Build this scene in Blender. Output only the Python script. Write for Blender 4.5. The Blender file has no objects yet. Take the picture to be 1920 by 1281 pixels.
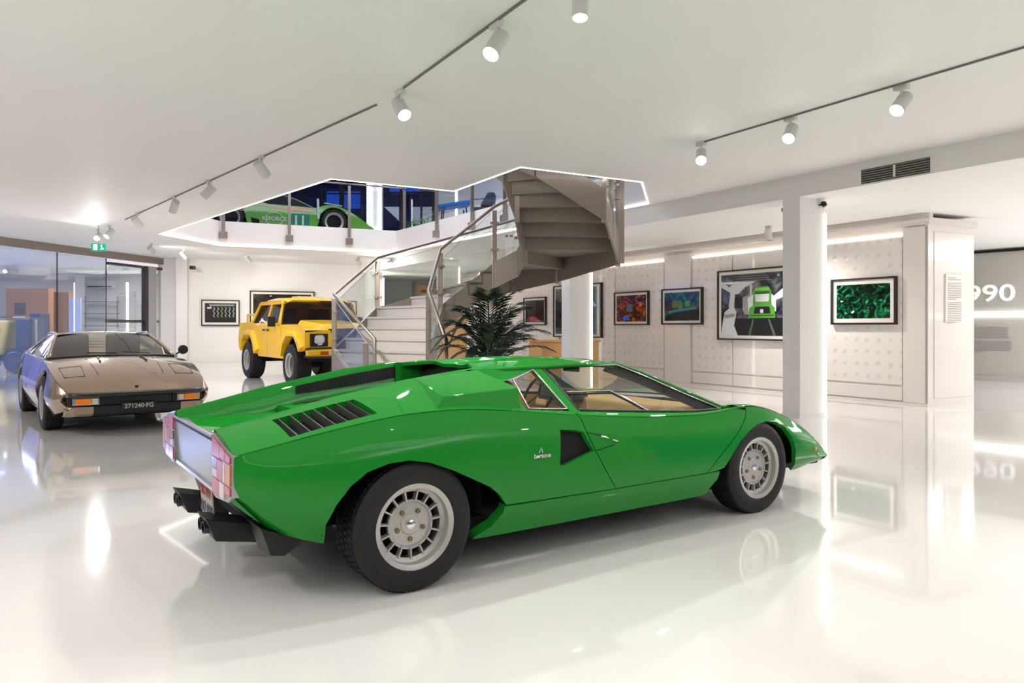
import bpy, bmesh, math, random
from math import sin, cos, pi, radians
from mathutils import Vector, Matrix
from mathutils.geometry import delaunay_2d_cdt
random.seed(7)
SC = bpy.context.scene
# ---------------------------------------------------------------- camera
FPX, CXP, CYP, EYE = 1400.0, 960.0, 612.0, 1.2
cd = bpy.data.cameras.new('camera'); cam = bpy.data.objects.new('camera', cd)
SC.collection.objects.link(cam); SC.camera = cam
cam.location = (0, 0, EYE); cam.rotation_euler = (pi/2, 0, 0)
cd.sensor_width = 36.0; cd.lens = FPX/1920*36.0; cd.shift_y = -(640.5-CYP)/1920.0
cd.clip_end = 200
# ---------------------------------------------------------------- world
W = bpy.data.worlds.new('evening_sky'); SC.world = W; W.use_nodes = True
W.node_tree.nodes['Background'].inputs[0].default_value = (0.05, 0.13, 0.42, 1)
W.node_tree.nodes['Background'].inputs[1].default_value = 0.9
SC.view_settings.view_transform = 'Standard'; SC.view_settings.look = 'None'
SC.view_settings.gamma = 1.0; SC.view_settings.exposure = 0.24
SC.view_settings.use_curve_mapping = False
COL = SC.collection
def srgb(r, g, b):
    f = lambda c: (c/255/12.92) if c/255 <= .04045 else ((c/255+.055)/1.055)**2.4
    return (f(r), f(g), f(b), 1)
CEIL, SOFF, UP = 3.17, 2.89, 3.77           # ceiling, lower soffit, upper floor
def area(name, loc, size, power, rot=(0, 0, 0), col=(1, .95, .9), sy=None):
    l = bpy.data.lights.new(name, 'AREA'); l.energy = power; l.size = size; l.color = col
    if sy: l.shape = 'RECTANGLE'; l.size_y = sy
    o = bpy.data.objects.new(name, l); COL.objects.link(o); o.location = loc; o.rotation_euler = rot
    return o
# added fill area lights under the ceiling, unseen, behind and over the photographer
area('ceiling_fill_light', (-2.5, 0.6, CEIL-.03), 3.4, 30, sy=1.4, col=(.95, .97, 1))
area('ceiling_fill_light', (3.2, 0.6, CEIL-.03), 3.4, 15, sy=1.4, col=(.95, .97, 1))
area('ceiling_fill_light', (0.3, -3.0, CEIL-.03), 5.0, 20, sy=1.4)
area('ceiling_upward_fill', (-6.5, -1.0, 2.2), 1.5, 210, rot=(pi, 0, 0), sy=5, col=(.97, .98, 1))  # added upward area light, out of view, to brighten the ceiling
area('ceiling_upward_fill', (6.5, -1.0, 2.2), 1.5, 130, rot=(pi, 0, 0), sy=5, col=(.97, .98, 1))  # its added twin on the right
# ---------------------------------------------------------------- materials
MATS = {}
def mat(name, col=(.8, .8, .8, 1), rough=.5, metal=0., coat=0., emit=None, es=0., trans=0., spec=.5, ior=1.45, alpha=1., coatr=.03):
    if name in MATS: return MATS[name]
    m = bpy.data.materials.new(name); m.use_nodes = True
    b = m.node_tree.nodes['Principled BSDF']
    if len(col) == 3: col = (*col, 1)
    b.inputs['Base Color'].default_value = col; b.inputs['Roughness'].default_value = rough
    b.inputs['Metallic'].default_value = metal; b.inputs['Coat Weight'].default_value = coat
    b.inputs['Coat Roughness'].default_value = coatr; b.inputs['IOR'].default_value = ior
    b.inputs['Specular IOR Level'].default_value = spec
    b.inputs['Transmission Weight'].default_value = trans; b.inputs['Alpha'].default_value = alpha
    if emit: b.inputs['Emission Color'].default_value = (*emit[:3], 1); b.inputs['Emission Strength'].default_value = es
    MATS[name] = m; return m
def nod(m, t): return m.node_tree.nodes.new(t)
def lnk(m, a, b): m.node_tree.links.new(a, b)
def bs(m): return m.node_tree.nodes['Principled BSDF']
def noise_rough(m, scale, lo, hi, bump=0.):
    t = nod(m, 'ShaderNodeTexCoord'); n = nod(m, 'ShaderNodeTexNoise'); n.inputs['Scale'].default_value = scale
    n.inputs['Detail'].default_value = 3
    lnk(m, t.outputs['Object'], n.inputs['Vector'])
    r = nod(m, 'ShaderNodeMapRange'); r.inputs[3].default_value = lo; r.inputs[4].default_value = hi
    lnk(m, n.outputs['Fac'], r.inputs[0]); lnk(m, r.outputs[0], bs(m).inputs['Roughness'])
    if bump:
        bp = nod(m, 'ShaderNodeBump'); bp.inputs['Strength'].default_value = bump; bp.inputs['Distance'].default_value = .02
        lnk(m, n.outputs['Fac'], bp.inputs['Height']); lnk(m, bp.outputs[0], bs(m).inputs['Normal'])
    return m
def glassy(name, tint=(1, 1, 1), refl=.10, rough=0.0):
    m = bpy.data.materials.new(name); m.use_nodes = True; nt = m.node_tree
    for n in list(nt.nodes): nt.nodes.remove(n)
    o = nt.nodes.new('ShaderNodeOutputMaterial'); mx = nt.nodes.new('ShaderNodeMixShader')
    tr = nt.nodes.new('ShaderNodeBsdfTransparent'); tr.inputs[0].default_value = (*tint, 1)
    gl = nt.nodes.new('ShaderNodeBsdfGlossy'); gl.inputs['Roughness'].default_value = rough
    lw = nt.nodes.new('ShaderNodeLayerWeight'); lw.inputs[0].default_value = .35
    mr = nt.nodes.new('ShaderNodeMapRange'); mr.inputs[3].default_value = refl*.5; mr.inputs[4].default_value = min(1, refl*6)
    nt.links.new(lw.outputs['Fresnel'], mr.inputs[0]); nt.links.new(mr.outputs[0], mx.inputs[0])
    nt.links.new(tr.outputs[0], mx.inputs[1]); nt.links.new(gl.outputs[0], mx.inputs[2]); nt.links.new(mx.outputs[0], o.inputs[0])
    MATS[name] = m; return m
M_wall = noise_rough(mat('white_plaster', (.88, .855, .825), .55), 6, .5, .65)
M_ceil = noise_rough(mat('ceiling_paint', (.90, .885, .86), .6), 5, .55, .7)
M_floor = mat('white_epoxy', (.86, .84, .815), .08, coat=.55, coatr=.035)
M_black = mat('black_plastic', (.012, .012, .013), .45)
M_dark = mat('dark_recess', (.004, .004, .004), .8)
M_chrome = mat('chrome', (.75, .74, .72), .12, metal=1)
M_alu = mat('brushed_aluminium', (.62, .62, .61), .3, metal=1)
M_steel = noise_rough(mat('satin_steel', srgb(172, 159, 148), .32, metal=.75), 30, .28, .42)
M_stringer = noise_rough(mat('grey_brown_painted_steel', srgb(146, 134, 124), .34, coat=.15), 20, .3, .4)
M_glass = glassy('clear_glass', (.93, .96, .955), .045)
M_cglass = glassy('car_glass', (.86, .88, .86), .07)
M_carpane = glassy('dark_car_glass', (.55, .52, .46), .10)
M_led = mat('led_strip', (1, 1, 1), emit=(1, .96, .9), es=9)
M_lens = mat('lamp_lens', (1, 1, 1), emit=(1, .97, .92), es=30)
M_lampb = mat('lamp_white_metal', (.72, .71, .69), .4)
# ---------------------------------------------------------------- mesh helpers
class MB:
    def __init__(s): s.v = []; s.f = []; s.mi = []
    def add(s, vs, fs, mi=0):
        o = len(s.v); s.v += [tuple(p) for p in vs]; s.f += [tuple(i+o for i in f) for f in fs]; s.mi += [mi]*len(fs); return s
    def box(s, c, d, R=None, mi=0):
        hx, hy, hz = d[0]/2, d[1]/2, d[2]/2; vs = []
        for i in range(8):
            p = Vector(((hx if i & 1 else -hx), (hy if i & 2 else -hy), (hz if i & 4 else -hz)))
            if R is not None: p = R @ p
            vs.append(p+Vector(c))
        return s.add(vs, [(0, 2, 3, 1), (4, 5, 7, 6), (0, 1, 5, 4), (2, 6, 7, 3), (0, 4, 6, 2), (1, 3, 7, 5)], mi)
    def hexa(s, lo, hi, mi=0):     # two quads (4 pts each) joined
        n = len(lo); vs = list(lo)+list(hi)
        fs = [tuple(range(n))[::-1], tuple(range(n, 2*n))]+[(i, (i+1) % n, n+(i+1) % n, n+i) for i in range(n)]
        return s.add(vs, fs, mi)
    def bar(s, a, b, w, h=None, up=(0, 0, 1), mi=0):
        a, b = Vector(a), Vector(b); h = h or w; t = (b-a).normalized(); u = Vector(up)
        if abs(t.dot(u)) > .98: u = Vector((0, 1, 0))
        x = t.cross(u).normalized(); y = x.cross(t)
        q = [x*w/2+y*h/2, -x*w/2+y*h/2, -x*w/2-y*h/2, x*w/2-y*h/2]
        return s.hexa([a+k for k in q], [b+k for k in q], mi)
    def tube(s, pts, r, n=10, cap=True, mi=0, rs=None):
        pts = [Vector(p) for p in pts]; vs = []; px = None
        for i, p in enumerate(pts):
            t = (pts[min(i+1, len(pts)-1)]-pts[max(i-1, 0)]).normalized()
            if px is None:
                u = Vector((0, 0, 1)) if abs(t.z) < .9 else Vector((1, 0, 0)); px = t.cross(u).normalized()
            else: px = (px-t*px.dot(t)).normalized()
            y = t.cross(px); rr = rs[i] if rs else r
            vs += [p+px*rr*cos(2*pi*k/n)+y*rr*sin(2*pi*k/n) for k in range(n)]
        fs = [(i*n+k, i*n+(k+1) % n, (i+1)*n+(k+1) % n, (i+1)*n+k) for i in range(len(pts)-1) for k in range(n)]
        if cap: fs += [tuple(range(n))[::-1], tuple(range((len(pts)-1)*n, len(pts)*n))]
        return s.add(vs, fs, mi)
    def lathe(s, prof, c=(0, 0, 0), R=None, n=32, mi=0, cap=False):   # prof: (r, h) around local z
        vs = []; c = Vector(c)
        for r, h in prof:
            for k in range(n):
                p = Vector((r*cos(2*pi*k/n), r*sin(2*pi*k/n), h))
                if R is not None: p = R @ p
                vs.append(p+c)
        m = len(prof)
        fs = [(i*n+k, i*n+(k+1) % n, (i+1)*n+(k+1) % n, (i+1)*n+k) for i in range(m-1) for k in range(n)]
        if cap and prof[0][0] > 1e-4: fs.append(tuple(range(n))[::-1])
        if cap and prof[-1][0] > 1e-4: fs.append(tuple(range((m-1)*n, m*n)))
        return s.add(vs, fs, mi)
    def loft(s, rings, closed=False, mi=0, caps=False):
        n = len(rings[0]); vs = [p for r in rings for p in r]; fs = []
        for i in range(len(rings)-1):
            for k in range(n if closed else n-1): fs.append((i*n+k, i*n+(k+1) % n, (i+1)*n+(k+1) % n, (i+1)*n+k))
        if caps: fs += [tuple(range(n))[::-1], tuple(range((len(rings)-1)*n, len(rings)*n))]
        return s.add(vs, fs, mi)
    def prism(s, poly, ext, mi=0):
        e = Vector(ext); return s.hexa([Vector(p) for p in poly], [Vector(p)+e for p in poly], mi)
    def ob(s, name, m, parent=None, smooth=0, bevel=0, fixn=True, bseg=2):
        me = bpy.data.meshes.new(name); me.from_pydata(s.v, [], s.f)
        ms = m if isinstance(m, (list, tuple)) else [m]
        for q in ms: me.materials.append(q)
        if len(ms) > 1:
            for p, i in zip(me.polygons, s.mi): p.material_index = i
        if fixn:
            bm = bmesh.new(); bm.from_mesh(me)
            if fixn == 2: bmesh.ops.remove_doubles(bm, verts=bm.verts, dist=1e-5)
            bmesh.ops.recalc_face_normals(bm, faces=bm.faces); bm.to_mesh(me); bm.free()
        if smooth:
            for p in me.polygons: p.use_smooth = True
            if smooth != 180:
                me.set_sharp_from_angle(angle=radians(smooth))
        o = bpy.data.objects.new(name, me); COL.objects.link(o)
        if parent: o.parent = parent
        if bevel:
            b = o.modifiers.new('bevel', 'BEVEL'); b.width = bevel; b.segments = bseg; b.limit_method = 'ANGLE'; b.angle_limit = radians(35)
        return o
def empty(name, loc=(0, 0, 0), rz=0, label=None, cat=None, group=None):
    o = bpy.data.objects.new(name, None); COL.objects.link(o); o.location = loc; o.rotation_euler = (0, 0, rz)
    o.empty_display_size = .1
    return tag(o, label, cat, group)
def tag(o, label=None, cat=None, group=None, kind=None):
    if label: o['label'] = label
    if cat: o['category'] = cat
    if group: o['group'] = group
    if kind: o['kind'] = kind
    return o
def struct(o): o['kind'] = 'structure'; return o
def copy_tree(o, parent=None):
    c = o.copy(); COL.objects.link(c); c.parent = parent
    for ch in [q for q in bpy.data.objects if q.parent == o]: copy_tree(ch, c)
    return c
def text_ob(name, s, size, m, parent=None, loc=(0, 0, 0), M3=None, ext=.002, align='CENTER', bold=0.):
    cu = bpy.data.curves.new(name, 'FONT'); cu.body = s; cu.size = size; cu.extrude = ext; cu.align_x = align; cu.align_y = 'CENTER'
    cu.offset = bold; cu.resolution_u = 3
    t = bpy.data.objects.new(name+'_tmp', cu); COL.objects.link(t)
    dg = bpy.context.evaluated_depsgraph_get(); me = bpy.data.meshes.new_from_object(t.evaluated_get(dg))
    bpy.data.objects.remove(t); me.materials.clear(); me.materials.append(m); me.name = name
    Mx = Matrix.Translation(Vector(loc)) @ (M3.to_4x4() if M3 is not None else Matrix.Identity(4))
    me.transform(Mx)
    o = bpy.data.objects.new(name, me); COL.objects.link(o)
    if parent: o.parent = parent
    return o
def frame3(xa, ya):      # matrix with columns x, y, n
    xa = Vector(xa).normalized(); ya = Vector(ya); n = xa.cross(ya).normalized(); ya = n.cross(xa)
    return Matrix((xa, ya, n)).transposed()
def at(u, v, Y): return Vector(((u-CXP)/FPX*Y, Y, EYE-(v-CYP)/FPX*Y))
def atz(u, v, z): return at(u, v, (EYE-z)*FPX/(v-CYP))
def inpoly(p, poly):
    c = False; n = len(poly)
    for i in range(n):
        a, b = poly[i], poly[i-1]
        if (a[1] > p[1]) != (b[1] > p[1]) and p[0] < (b[0]-a[0])*(p[1]-a[1])/(b[1]-a[1])+a[0]: c = not c
    return c
def resample(poly, step, closed=True):
    out = []; n = len(poly)
    for i in range(n if closed else n-1):
        a, b = Vector(poly[i]), Vector(poly[(i+1) % n]); k = max(1, int(math.ceil((b-a).length/step)))
        for j in range(k): out.append(a.lerp(b, j/k))
    if not closed: out.append(Vector(poly[-1]))
    return out
def shrink(poly, d):
    n = len(poly); A = sum(poly[i-1][0]*poly[i][1]-poly[i][0]*poly[i-1][1] for i in range(n)); sg = 1 if A > 0 else -1
    out = []
    for i in range(n):
        p, a, b = Vector(poly[i]), Vector(poly[i-1]), Vector(poly[(i+1) % n])
        e1 = (p-a).normalized(); e2 = (b-p).normalized()
        n1 = Vector((-e1.y, e1.x))*sg; n2 = Vector((-e2.y, e2.x))*sg
        m = (n1+n2); m = m.normalized() if m.length > .2 else n1
        out.append(p+m*d/max(.5, m.dot(n1)))
    return out
def panel(name, m, parent, outline, mapf, out, holes=(), step=.05, skirt=.012, mirror=False, smooth=True, holeskirt=None):
    """panel cut from the curved surface mapf(p,q)->(x,y,z); 'out' = outward direction hint"""
    ol = resample(outline, step); hs = [resample(h, step) for h in holes]
    pts = []; edges = []
    for lp in [ol]+hs:
        b = len(pts); pts += lp; edges += [(b+i, b+(i+1) % len(lp)) for i in range(len(lp))]
    nb = len(pts); loops = [ol]+hs
    xs = [p.x for p in ol]; ys = [p.y for p in ol]
    x = math.floor(min(xs)/step)*step+step*.37
    while x < max(xs):
        y = math.floor(min(ys)/step)*step+step*.41
        while y < max(ys):
            if inpoly((x, y), ol) and not any(inpoly((x, y), h) for h in hs):
                if all((Vector((x, y))-q).length > step*.45 for q in pts[:nb]): pts.append(Vector((x, y)))
            y += step
        x += step
    V, _, F, _, _, _ = delaunay_2d_cdt(pts, edges, [], 0, 1e-6)
    F = [f for f in F if inpoly(((V[f[0]].x+V[f[1]].x+V[f[2]].x)/3, (V[f[0]].y+V[f[1]].y+V[f[2]].y)/3), ol)
         and not any(inpoly(((V[f[0]].x+V[f[1]].x+V[f[2]].x)/3, (V[f[0]].y+V[f[1]].y+V[f[2]].y)/3), h) for h in hs)]
    out = Vector(out); sy = Vector((1, -1, 1)) if mirror else Vector((1, 1, 1))
    def nrm(p):
        e = .004; a = Vector(mapf(p.x+e, p.y))-Vector(mapf(p.x-e, p.y)); b = Vector(mapf(p.x, p.y+e))-Vector(mapf(p.x, p.y-e))
        n = a.cross(b).normalized()
        return n if n.dot(out) > 0 else -n
    vs = []; ns = []
    for p in V: vs.append(Vector(mapf(p.x, p.y))); ns.append(nrm(p))
    fs = []
    for f in F:
        a, b, c = (vs[i] for i in f); g = (b-a).cross(c-a)
        fs.append(tuple(f) if g.dot(out) > 0 else tuple(f)[::-1])
    flags = [True]*len(fs)
    if skirt:
        for li, lp in enumerate(loops):
            d = skirt if li == 0 or holeskirt is None else holeskirt
            o = len(vs); k = len(lp)
            for p in lp:
                w = Vector(mapf(p.x, p.y)); nn = nrm(p); vs += [w, w-nn*d]; ns += [nn, nn]
            cen = sum((vs[o+2*i] for i in range(k)), Vector())/k
            for i in range(k):
                a, b = o+2*i, o+2*((i+1) % k); e = (vs[b]-vs[a]).cross(vs[a+1]-vs[a])
                rad = (vs[a]+vs[b])/2-cen
                if li > 0: rad = -rad
                q = (a, b, b+1, a+1)
                fs.append(q if e.dot(rad) > 0 else q[::-1]); flags.append(False)
                for z in (a, b): pass
            # side normals
            for i in range(k):
                a = o+2*i; e = (vs[o+2*((i+1) % k)]-vs[o+2*((i-1) % k)]).normalized(); sn = e.cross(ns[a]).normalized()
                rad = vs[a]-cen
                if li > 0: rad = -rad
                if sn.dot(rad) < 0: sn = -sn
                ns[a] = sn; ns[a+1] = sn
    if mirror:
        vs = [Vector((v.x, -v.y, v.z)) for v in vs]; ns = [Vector((v.x, -v.y, v.z)) for v in ns]; fs = [f[::-1] for f in fs]
    me = bpy.data.meshes.new(name); me.from_pydata([tuple(v) for v in vs], [], fs); me.materials.append(m)
    if smooth:
        for p in me.polygons: p.use_smooth = True
        me.normals_split_custom_set_from_vertices([tuple(n) for n in ns])
    o = bpy.data.objects.new(name, me); COL.objects.link(o); o.parent = parent
    return o
def interp(tab, x):
    if x <= tab[0][0]: return tab[0][1:]
    for a, b in zip(tab, tab[1:]):
        if x <= b[0]:
            t = (x-a[0])/(b[0]-a[0]); return tuple(p+(q-p)*t for p, q in zip(a[1:], b[1:]))
    return tab[-1][1:]
def cint(tab, x):           # smooth (Catmull-Rom) interpolation of rows (x, v1, v2, ...)
    n = len(tab)
    if x <= tab[0][0]: i = 0
    elif x >= tab[-1][0]: i = n-2
    else:
        i = 0
        while tab[i+1][0] < x: i += 1
    p1, p2 = tab[i], tab[i+1]; p0 = tab[max(i-1, 0)]; p3 = tab[min(i+2, n-1)]
    h = p2[0]-p1[0]; t = (x-p1[0])/h; res = []
    if t < 0 or t > 1:
        return tuple(a+(b-a)*t for a, b in zip(p1[1:], p2[1:]))
    for k in range(1, len(p1)):
        m1 = (p2[k]-p0[k])/max(1e-9, p2[0]-p0[0])*h; m2 = (p3[k]-p1[k])/max(1e-9, p3[0]-p1[0])*h
        t2, t3 = t*t, t*t*t
        res.append((2*t3-3*t2+1)*p1[k]+(t3-2*t2+t)*m1+(-2*t3+3*t2)*p2[k]+(t3-t2)*m2)
    return tuple(res)
# ================================================================ HALL
UD = Vector((-.5211, .8535, 0)); WD = Vector((.908, .418, 0))       # the two wall directions
def wallquad(name, a, b, z0, z1, m, th=.06, side=1):
    a, b = Vector((a[0], a[1], 0)), Vector((b[0], b[1], 0)); t = (b-a).normalized(); n = Vector((-t.y, t.x, 0))*side*th
    mb = MB(); mb.hexa([a+Vector((0, 0, z0)), b+Vector((0, 0, z0)), b+n+Vector((0, 0, z0)), a+n+Vector((0, 0, z0))], [a+Vector((0, 0, z1)), b+Vector((0, 0, z1)), b+n+Vector((0, 0, z1)), a+n+Vector((0, 0, z1))])
    return mb.ob(name, m)
o = MB().box((0, 12, -.05), (44, 44, .1)).ob('floor', M_floor); struct(o)
# beam line (right side drop) and opening in the slab
K = Vector((3.62, 9.93, 0))
def beamx(y): return K.x-(y-K.y)*.6106
OPEN = [(-7.55, 15.95), (-2.42, 9.96), (-.85, 10.86), (.10, 9.22), (1.78, 10.18), (2.20, 11.99), (-3.12, 20.1), (-7.12, 18.2)]
# light well: the last edge runs parallel to the beam
xs0 = [(-14, -7), (beamx(-7), -7), (beamx(28), 28), (-14, 28)]
def flat(z): return lambda x, y: (x, y, z)
struct(panel('ceiling', M_ceil, None, [(-14, -7), (beamx(-7), -7), (beamx(28), 28), (-22, 28), (-22, 5)], flat(CEIL), (0, 0, -1), holes=[OPEN], step=2.5, skirt=0, smooth=False))
struct(panel('floor_upper', mat('upper_floor', (.6, .59, .6, 1), .3), None, [(-14, -7), (beamx(-7), -7), (12, 0), (12, 28), (-14, 28)], flat(UP), (0, 0, 1), holes=[OPEN], step=2.5, skirt=0, smooth=False))
for i in range(len(OPEN)):
    a, b = Vector((*OPEN[i], 0)), Vector((*OPEN[(i+1) % 8], 0)); cen = Vector((-2.5, 14, 0))
    mb = MB(); mb.add([a+Vector((0, 0, CEIL)), b+Vector((0, 0, CEIL)), b+Vector((0, 0, UP)), a+Vector((0, 0, UP))], [(0, 1, 2, 3)])
    tag(mb.ob('trim_%d' % (i+1), M_wall), kind='structure')
well = empty('light_strip', (0, 0, 0), 0, 'thin white glowing strip tracing the edge of the stairwell opening', 'light')
for i in range(8):
    a, b = Vector((*OPEN[i], CEIL)), Vector((*OPEN[(i+1) % 8], CEIL))
    t = (b-a).normalized(); n = Vector((-t.y, t.x, 0))
    if (Vector((-2.5, 14, CEIL))-a).dot(n) < 0: n = -n
    MB().bar(a+n*.012+Vector((0, 0, .008)), b+n*.012+Vector((0, 0, .008)), .022, .03).ob('strip', mat('slab_edge_led', (1, 1, 1), emit=(1, .96, .92), es=3.2), well)
# lower soffit and beam to the right
y0, y1 = -7, 28
struct(MB().add([(beamx(y0), y0, SOFF), (18, y0, SOFF), (18, y1, SOFF), (beamx(y1), y1, SOFF)], [(0, 1, 2, 3)]).ob('ceiling_lower', M_ceil))
bm_ = MB().add([(beamx(y0), y0, SOFF), (beamx(y1), y1, SOFF), (beamx(y1), y1, CEIL), (beamx(y0), y0, CEIL)], [(0, 1, 2, 3)]).ob('trim_9', M_wall); struct(bm_)
bv = MB().hexa([Vector((beamx(y0)+.02, y0, CEIL)), Vector((13, y0, CEIL)), Vector((13, y1, CEIL)), Vector((beamx(y1)+.02, y1, CEIL))], [Vector((beamx(y0)+.02, y0, UP)), Vector((13, y0, UP)), Vector((13, y1, UP)), Vector((beamx(y1)+.02, y1, UP))])
# vent grille on the beam
vent = empty('air_vent', (0, 0, 0), 0, 'long slotted dark air vent in the beam at the upper right', 'vent')
def onbeam(u, v):
    r = Vector(((u-CXP)/FPX, 1, -(v-CYP)/FPX)); n = Vector((.8535, .5211, 0)); o = Vector((0, 0, EYE)); t = (K-o).dot(n)/r.dot(n); return o+r*t
A, B = onbeam(1616, 332.5), onbeam(1746, 308); NB = Vector((-.8535, -.5211, 0)); top = onbeam(1616, 321.5).z; bot = onbeam(1616, 343).z
A.z = B.z = (top+bot)/2; t = (B-A).normalized(); hgt = top-bot
MB().bar(A+NB*.004, B+NB*.004, .006, hgt+.03).ob('backing', mat('vent_dark', (.05, .045, .04), .6), vent)
MB().bar(A-t*.02+NB*.01, A+NB*.01, .02, hgt+.04).ob('frame', M_wall, vent); MB().bar(B+t*.02+NB*.01, B+NB*.01, .02, hgt+.04).ob('frame', M_wall, vent)
for k in range(6):
    z = Vector((0, 0, hgt*(-.5+(k)/5))); MB().bar(A+z+NB*.012, B+z+NB*.012, .012, .010).ob('slat', mat('vent_slat', srgb(150, 144, 136), .5), vent)
MB().bar((A+B)/2+NB*.014-t*.012, (A+B)/2+NB*.014+t*.012, .016, hgt).ob('mullion', M_wall, vent)
for e in (-.35, -.1, .1, .35):
    pass
# columns along the beam
def column(k, y, h, led=True, w=.5, d=.27, lab=None):
    c = Vector((beamx(y), y, 0)); W2 = Vector((.8535, .5211, 0))
    p = [c, c+UD*-d, c+UD*-d+W2*w, c+W2*w]
    o = MB().hexa(p, [q+Vector((0, 0, h)) for q in p]).ob('trim_%d' % k, M_wall); struct(o)
    e = c+UD*-d+W2*w; f = c+UD*-d+W2*(w-.0)
    l = MB().bar(e+Vector((0, 0, .0))+W2*.012, e+Vector((0, 0, h-.18))+W2*.012, .03, .03).ob('light_strip', M_led)
    tag(l, lab, 'light')
    pl_ = MB().hexa([q+(q-(c+W2*w/2-UD*d/2)).normalized()*.02 for q in p], [q+(q-(c+W2*w/2-UD*d/2)).normalized()*.02+Vector((0, 0, .05)) for q in p]).ob('plinth', M_wall, o)
column(10, 9.95, SOFF, lab='vertical glowing strip on the edge of the front white pillar')
column(11, 14.3, SOFF, lab='vertical glowing strip on the white pillar right of the palm')
column(12, 19.0, SOFF, lab='vertical glowing strip on the far pillar seen through the stair glass')
column(13, 23.4, SOFF, lab='vertical glowing strip furthest away, left of the stair landing')
# ------------------------------------------------ right wall, clad in embossed panels
M_clad = mat('glossy_white_cladding', srgb(232, 224, 217), .22, coat=.6, coatr=.05)
M_emb = mat('embossed_cladding', srgb(232, 224, 217), .25, coat=.5, coatr=.06)
def emboss():
    m = M_emb; tc = nod(m, 'ShaderNodeTexCoord'); mp = nod(m, 'ShaderNodeMapping'); mp.inputs['Scale'].default_value = (5.2, 5.2, 5.2)
    v = nod(m, 'ShaderNodeTexVoronoi'); v.feature = 'F1'; v.inputs['Randomness'].default_value = .15; v.inputs['Scale'].default_value = 1.0
    r = nod(m, 'ShaderNodeMapRange'); r.inputs[1].default_value = .10; r.inputs[2].default_value = .28
    b = nod(m, 'ShaderNodeBump'); b.inputs['Strength'].default_value = .35; b.inputs['Distance'].default_value = .012
    lnk(m, tc.outputs['UV'], mp.inputs[0]); lnk(m, mp.outputs[0], v.inputs['Vector']); lnk(m, v.outputs['Distance'], r.inputs[0]); lnk(m, r.outputs[0], b.inputs['Height']); lnk(m, b.outputs[0], bs(m).inputs['Normal'])
    mx = nod(m, 'ShaderNodeMix'); mx.data_type = 'RGBA'; mx.inputs[6].default_value = srgb(222, 212, 205); mx.inputs[7].default_value = srgb(234, 226, 219)
    lnk(m, r.outputs[0], mx.inputs[0]); lnk(m, mx.outputs[2], bs(m).inputs['Base Color'])
emboss()
C1 = Vector((6.20, 11.09, 0)); NR = Vector((-.8535, -.5211, 0))
def onwall(u, z=0, off=0.):     # point on the right wall plane seen at pixel column u
    n = Vector((.8535, .5211, 0)); r = Vector(((u-CXP)/FPX, 1, 0)); t = C1.dot(n)/r.dot(n); p = r*t+NR*off; p.z = z; return p
wallR = MB().hexa([C1, C1+UD*16, C1+UD*16-NR*.1, C1-NR*.1], [q+Vector((0, 0, SOFF)) for q in (C1, C1+UD*16, C1+UD*16-NR*.1, C1-NR*.1)]).ob('wall_right', M_clad); struct(wallR)
def wpanel(u0, u1, z0, z1, m, name='panel', off=.025):
    a, b = onwall(u0), onwall(u1); p = [a, b, b+NR*off, a+NR*off]
    o = MB().hexa([q+Vector((0, 0, z0)) for q in p], [q+Vector((0, 0, z1)) for q in p]).ob(name, m, wallR, bevel=.006)
    uv = o.data.uv_layers.new(name='UV')
    for l in o.data.loops:
        co = o.data.vertices[l.vertex_index].co; uv.data[l.index].uv = ((co-C1).dot(UD), co.z)
    return o
for u0, u1 in ((1550, 1693), (1376, 1548), (1300, 1374), (1156, 1246), (1100, 1154), (985, 1050)):
    wpanel(u0, u1, .30, 2.58, M_emb if u0 not in (1376,) else M_clad)
    wpanel(u0, u1, .06, .27, M_clad)
    a, b = onwall(u0, 2.60, .03), onwall(u1, 2.60, .03); MB().bar(a, b, .02, .016).ob('light_strip', mat('cove_glow', (1, 1, 1), emit=(1, .93, .86), es=4.5), wallR)
wpanel(1695, 1742, .04, 2.7, M_clad, 'pilaster', .03)
wpanel(1249, 1297, .04, 2.7, M_clad, 'pilaster', .05)
a, b = C1+Vector((0, 0, 2.78))+NR*.03, C1+UD*15+Vector((0, 0, 2.78))+NR*.03; MB().bar(a, b, .06, .05).ob('cornice', M_clad, wallR)
a, b = C1+Vector((0, 0, .02))+NR*.02, C1+UD*15+Vector((0, 0, .02))+NR*.02; struct(MB().bar(a, b, .05, .04).ob('baseboard_right', M_clad))
C2 = Vector((7.17, 11.59, 0)); ND = Vector((C2.y-C1.y, -(C2.x-C1.x), 0)).normalized()
ret = MB().hexa([C1+NR*.03, C2, C2+UD*4, C1+UD*4-NR*.06, C1+UD*.05-NR*.06, C1+UD*.05+NR*.03], [q+Vector((0, 0, 2.80)) for q in (C1+NR*.03, C2, C2+UD*4, C1+UD*4-NR*.06, C1+UD*.05-NR*.06, C1+UD*.05+NR*.03)]).ob('wall_return', M_clad); struct(ret)
MB().hexa([C1+ND*.03+Vector((-.03, 0, 2.72)), C2+ND*.03+Vector((.03, 0, 2.72)), C2+UD*.5+Vector((.03, 0, 2.72)), C1+UD*.5+Vector((-.03, 0, 2.72))], [C1+ND*.03+Vector((-.03, 0, 2.82)), C2+ND*.03+Vector((.03, 0, 2.82)), C2+UD*.5+Vector((.03, 0, 2.82)), C1+UD*.5+Vector((-.03, 0, 2.82))]).ob('cornice', M_clad, ret)
t = (C2-C1).normalized()
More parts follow.
